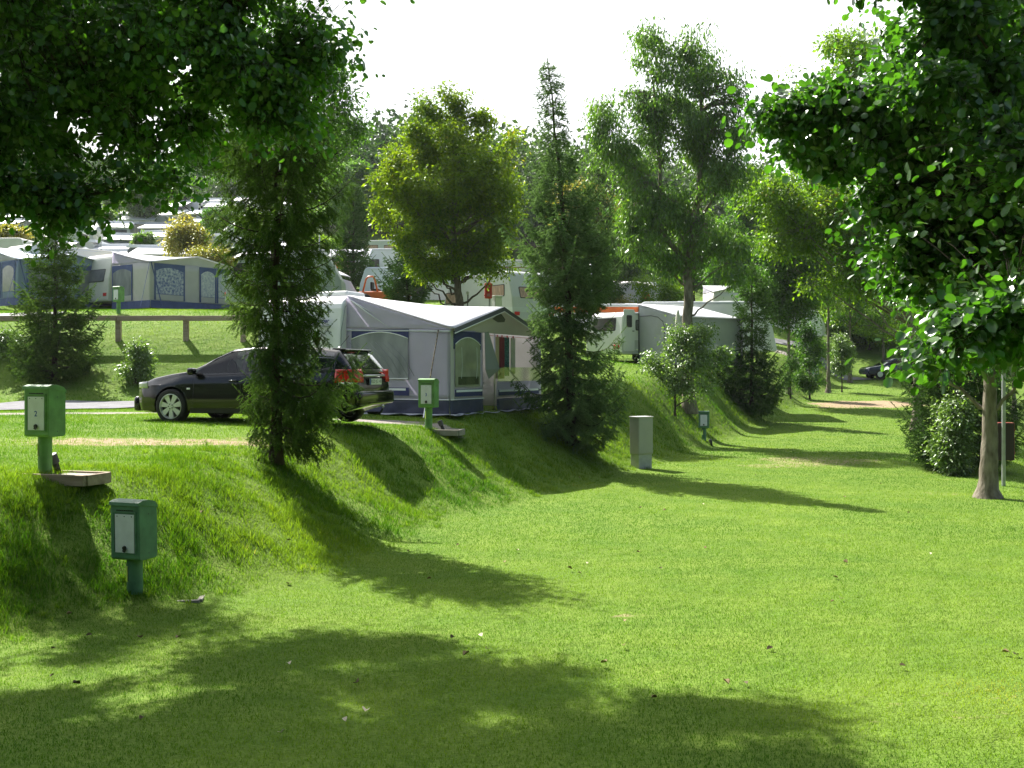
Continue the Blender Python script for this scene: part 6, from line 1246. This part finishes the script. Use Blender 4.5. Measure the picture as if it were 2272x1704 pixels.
bush('bush_row', 'dense green bushes closing the view beyond the far end of the lawn', 1930, 84, 120, 640, 800, L_MAP, 1300, .26, cat='bushes')
bush('broadleaf_tree', 'wide dark tree beyond the far end of the lawn, left of the thick trunk', 2060, 88, 150, 520, 800, L_DARK, 1700, .30, cat='tree', grp='broadleaf trees')
bush('broadleaf_tree', 'pale green tree on the slope behind the satellite dish', 1700, 96, 120, 520, 690, L_CHER, 1500, .30, cat='tree', grp='broadleaf trees')
bush('broadleaf_tree', 'tree with low crown behind the far bank trees', 1820, 92, 110, 560, 740, L_MAP, 1400, .30, cat='tree', grp='broadleaf trees')
for i, (px, d, w_, yt, yb, lm_, lb) in enumerate([(60, 78, 22, 500, 545, L_MAP, 'small green tree left of the pavilion among the static caravans'), (128, 90, 24, 470, 520, L_DARK, 'dark little tree above the white pavilion'), (232, 100, 22, 455, 500, L_MAP, 'green bush between the upper static caravans'), (402, 92, 24, 470, 525, L_YEL, 'yellow tinged bush right of the silvery tree among static caravans'),
    (480, 88, 30, 455, 520, L_DARK, 'dark tree among static caravans just left of the loose spruce top'), (318, 72, 20, 520, 556, L_SHR, 'pale bush between the lower static caravans'), (560, 86, 40, 450, 540, L_MAP, 'green tree behind the middle of the loose spruce'), (180, 112, 26, 440, 480, L_SHR, 'pale bush at the top left of the caravan slope')]):
    bush('young_tree', lb, px, d, w_, yt, yb, lm_, 300, .2, cat='tree', grp='trees among the static caravans')
# ------------------------------------------------------------------ fallen leaves on the lawn
R = np.random.default_rng(5)
LB = [mat('dry_leaf', (.20, .15, .06), .8, var=.2, vscale=30), mat('pale_dry_leaf', (.60, .53, .40), .7, var=.1, vscale=30), mat('dark_dry_leaf', (.09, .07, .025), .8)]
protos = []
for m_ in LB:
    b = MB(); P = [(0, 0, .0), (.018, .012, .008), (.026, .03, .015), (.018, .048, .010), (0, .058, .002), (-.018, .046, .016), (-.026, .03, .02), (-.016, .012, .010), (0, .03, -.0)]
    b.add(P, [(0, 1, 2, 8), (8, 2, 3, 4), (0, 8, 6, 7), (8, 4, 5, 6)]); o = b.build('fallen_leaf', m_, None, thick=.0012); protos.append(o)
HAND = [(1063, 1423, 1), (1145, 1224, 1), (1306, 1251, 1), (1385, 1395, 0), (1384, 1453, 0), (1333, 1495, 0), (638, 1497, 1), (810, 1612, 1), (625, 1666, 1), (762, 1628, 1), (2240, 1466, 0), (2250, 1470, 2), (1716, 1457, 2), (123, 1457, 2), (205, 1425, 2), (120, 1520, 2), (314, 1432, 2), (318, 1625, 2), (635, 1257, 0), (643, 1303, 0), (475, 1258, 0), (908, 1225, 0), (1118, 1248, 0), (1458, 1577, 0), (2065, 1232, 1), (160, 1387, 0), (400, 1430, 2), (787, 1546, 2), (178, 1545, 2), (1028, 1477, 0), (1080, 1462, 0), (445, 1268, 0), (1270, 1268, 0), (1420, 1225, 0), (1870, 1250, 0), (2010, 1500, 2)]
pos = [(on(px, -2.3*F/(HY-py))[0], -2.3*F/(HY-py), k) for px, py, k in HAND]
for _ in range(36):
    d = 5.5+19*R.random()**1.2; x = (R.random()*1.02-.5)*d*.97
    if bank_s(np.array(x), np.array(d)) < .2 and right_s(x, d) < 0: pos.append((x, d, int(R.choice(3, p=[.55, .2, .25]))))
used = set()
LBL = ['curled brown dead leaf lying on the lawn', 'bleached pale dead leaf lying on the lawn', 'small dark dead leaf lying on the lawn']
for x, y, k in pos:
    o = protos[k]
    if k in used: o = protos[k].copy(); COL.objects.link(o)
    used.add(k); s = rs.uniform(.6, 1.1); o.scale = (s, s, s*rs.uniform(.8, 1.6)); o.rotation_euler = (rs.uniform(-.4, .4), rs.uniform(-.4, .4), rs.uniform(0, 6.28)); o.location = (x, y, gz(x, y)+.034); tag(o, LBL[k], 'leaf', 'fallen leaves on the lawn')
# ------------------------------------------------------------------ sky, sun, camera
AZ = math.radians(35); EL = math.radians(46.5)
w = bpy.data.worlds.new('World'); S.world = w; w.use_nodes = True; nt = w.node_tree
bg = nt.nodes['Background']; sky = nt.nodes.new('ShaderNodeTexSky'); sky.sky_type = 'NISHITA'; sky.sun_disc = False
sky.sun_elevation = EL; sky.sun_rotation = -AZ; sky.air_density = 1.2; sky.dust_density = 4.0; sky.ozone_density = 1.0
tc = nt.nodes.new('ShaderNodeTexCoord'); no = nt.nodes.new('ShaderNodeTexNoise'); no.inputs['Scale'].default_value = 1.6; no.inputs['Detail'].default_value = 5
mr = nt.nodes.new('ShaderNodeMapRange'); mr.inputs[1].default_value = .3; mr.inputs[2].default_value = .7; mr.inputs[3].default_value = .6; mr.inputs[4].default_value = 1.0
mx = nt.nodes.new('ShaderNodeMix'); mx.data_type = 'RGBA'; mx.inputs[7].default_value = (11, 11.2, 11.4, 1)
L = nt.links.new
L(tc.outputs['Generated'], no.inputs['Vector']); L(no.outputs['Fac'], mr.inputs[0])
# bright thin cloud on the sun's side of the sky, clear and darker away from it
vd = nt.nodes.new('ShaderNodeVectorMath'); vd.operation = 'DOT_PRODUCT'; vd.inputs[1].default_value = (-math.sin(AZ)*.82, math.cos(AZ)*.82, .57)
m3 = nt.nodes.new('ShaderNodeMapRange'); m3.inputs[1].default_value = .25; m3.inputs[2].default_value = .62; L(tc.outputs['Generated'], vd.inputs[0]); L(vd.outputs['Value'], m3.inputs[0])
mm = nt.nodes.new('ShaderNodeMath'); mm.operation = 'MULTIPLY'; L(mr.outputs[0], mm.inputs[0]); L(m3.outputs[0], mm.inputs[1]); L(mm.outputs[0], mx.inputs[0]); L(sky.outputs[0], mx.inputs[6]); L(mx.outputs[2], bg.inputs['Color'])
bg.inputs['Strength'].default_value = .064
sl = bpy.data.lights.new('sun', 'SUN'); sl.energy = 5.0; sl.angle = math.radians(.55); sl.color = (1, .95, .87)
so = bpy.data.objects.new('sun', sl); COL.objects.link(so)
sd = Vector((-math.sin(AZ)*math.cos(EL), math.cos(AZ)*math.cos(EL), math.sin(EL))); so.rotation_euler = sd.to_track_quat('Z', 'Y').to_euler()
so.location = sd*50
cam = bpy.data.cameras.new('camera'); co = bpy.data.objects.new('camera', cam); COL.objects.link(co); S.camera = co
cam.sensor_width = 36; cam.lens = F/2272*36; cam.shift_y = -(852-HY)/2272; co.rotation_euler = (math.pi/2, 0, 0); cam.clip_end = 3000; cam.clip_start = .05
S.view_settings.view_transform = 'Standard'; S.view_settings.look = 'None'; S.view_settings.gamma = 1; S.view_settings.exposure = 1.42
S.render.engine = 'CYCLES'; c = S.cycles; c.use_denoising = True; c.denoiser = 'OPENIMAGEDENOISE'; c.max_bounces = 8; c.diffuse_bounces = 3; c.glossy_bounces = 3; c.transmission_bounces = 6; c.transparent_max_bounces = 12; c.caustics_reflective = False; c.caustics_refractive = False; c.sample_clamp_indirect = 6
c.use_adaptive_sampling = True; c.adaptive_threshold = .01

# thin summer haze
import bmesh
hz = MB(); hz.box((20, 320, 35), (1500, 1300, 110)); ho = hz.build('haze', BLACK); ho.data.materials.clear()
hm = bpy.data.materials.new('haze_air'); hm.use_nodes = True; hn = hm.node_tree; hn.nodes.clear(); ou = hn.nodes.new('ShaderNodeOutputMaterial'); pv = hn.nodes.new('ShaderNodeVolumePrincipled')
pv.inputs['Color'].default_value = (.86, .91, .97, 1); pv.inputs['Density'].default_value = .00016; pv.inputs['Anisotropy'].default_value = .35; hn.links.new(pv.outputs[0], ou.inputs['Volume']); ho.data.materials.append(hm); tag(ho, kind='stuff')
c.volume_bounces = 0
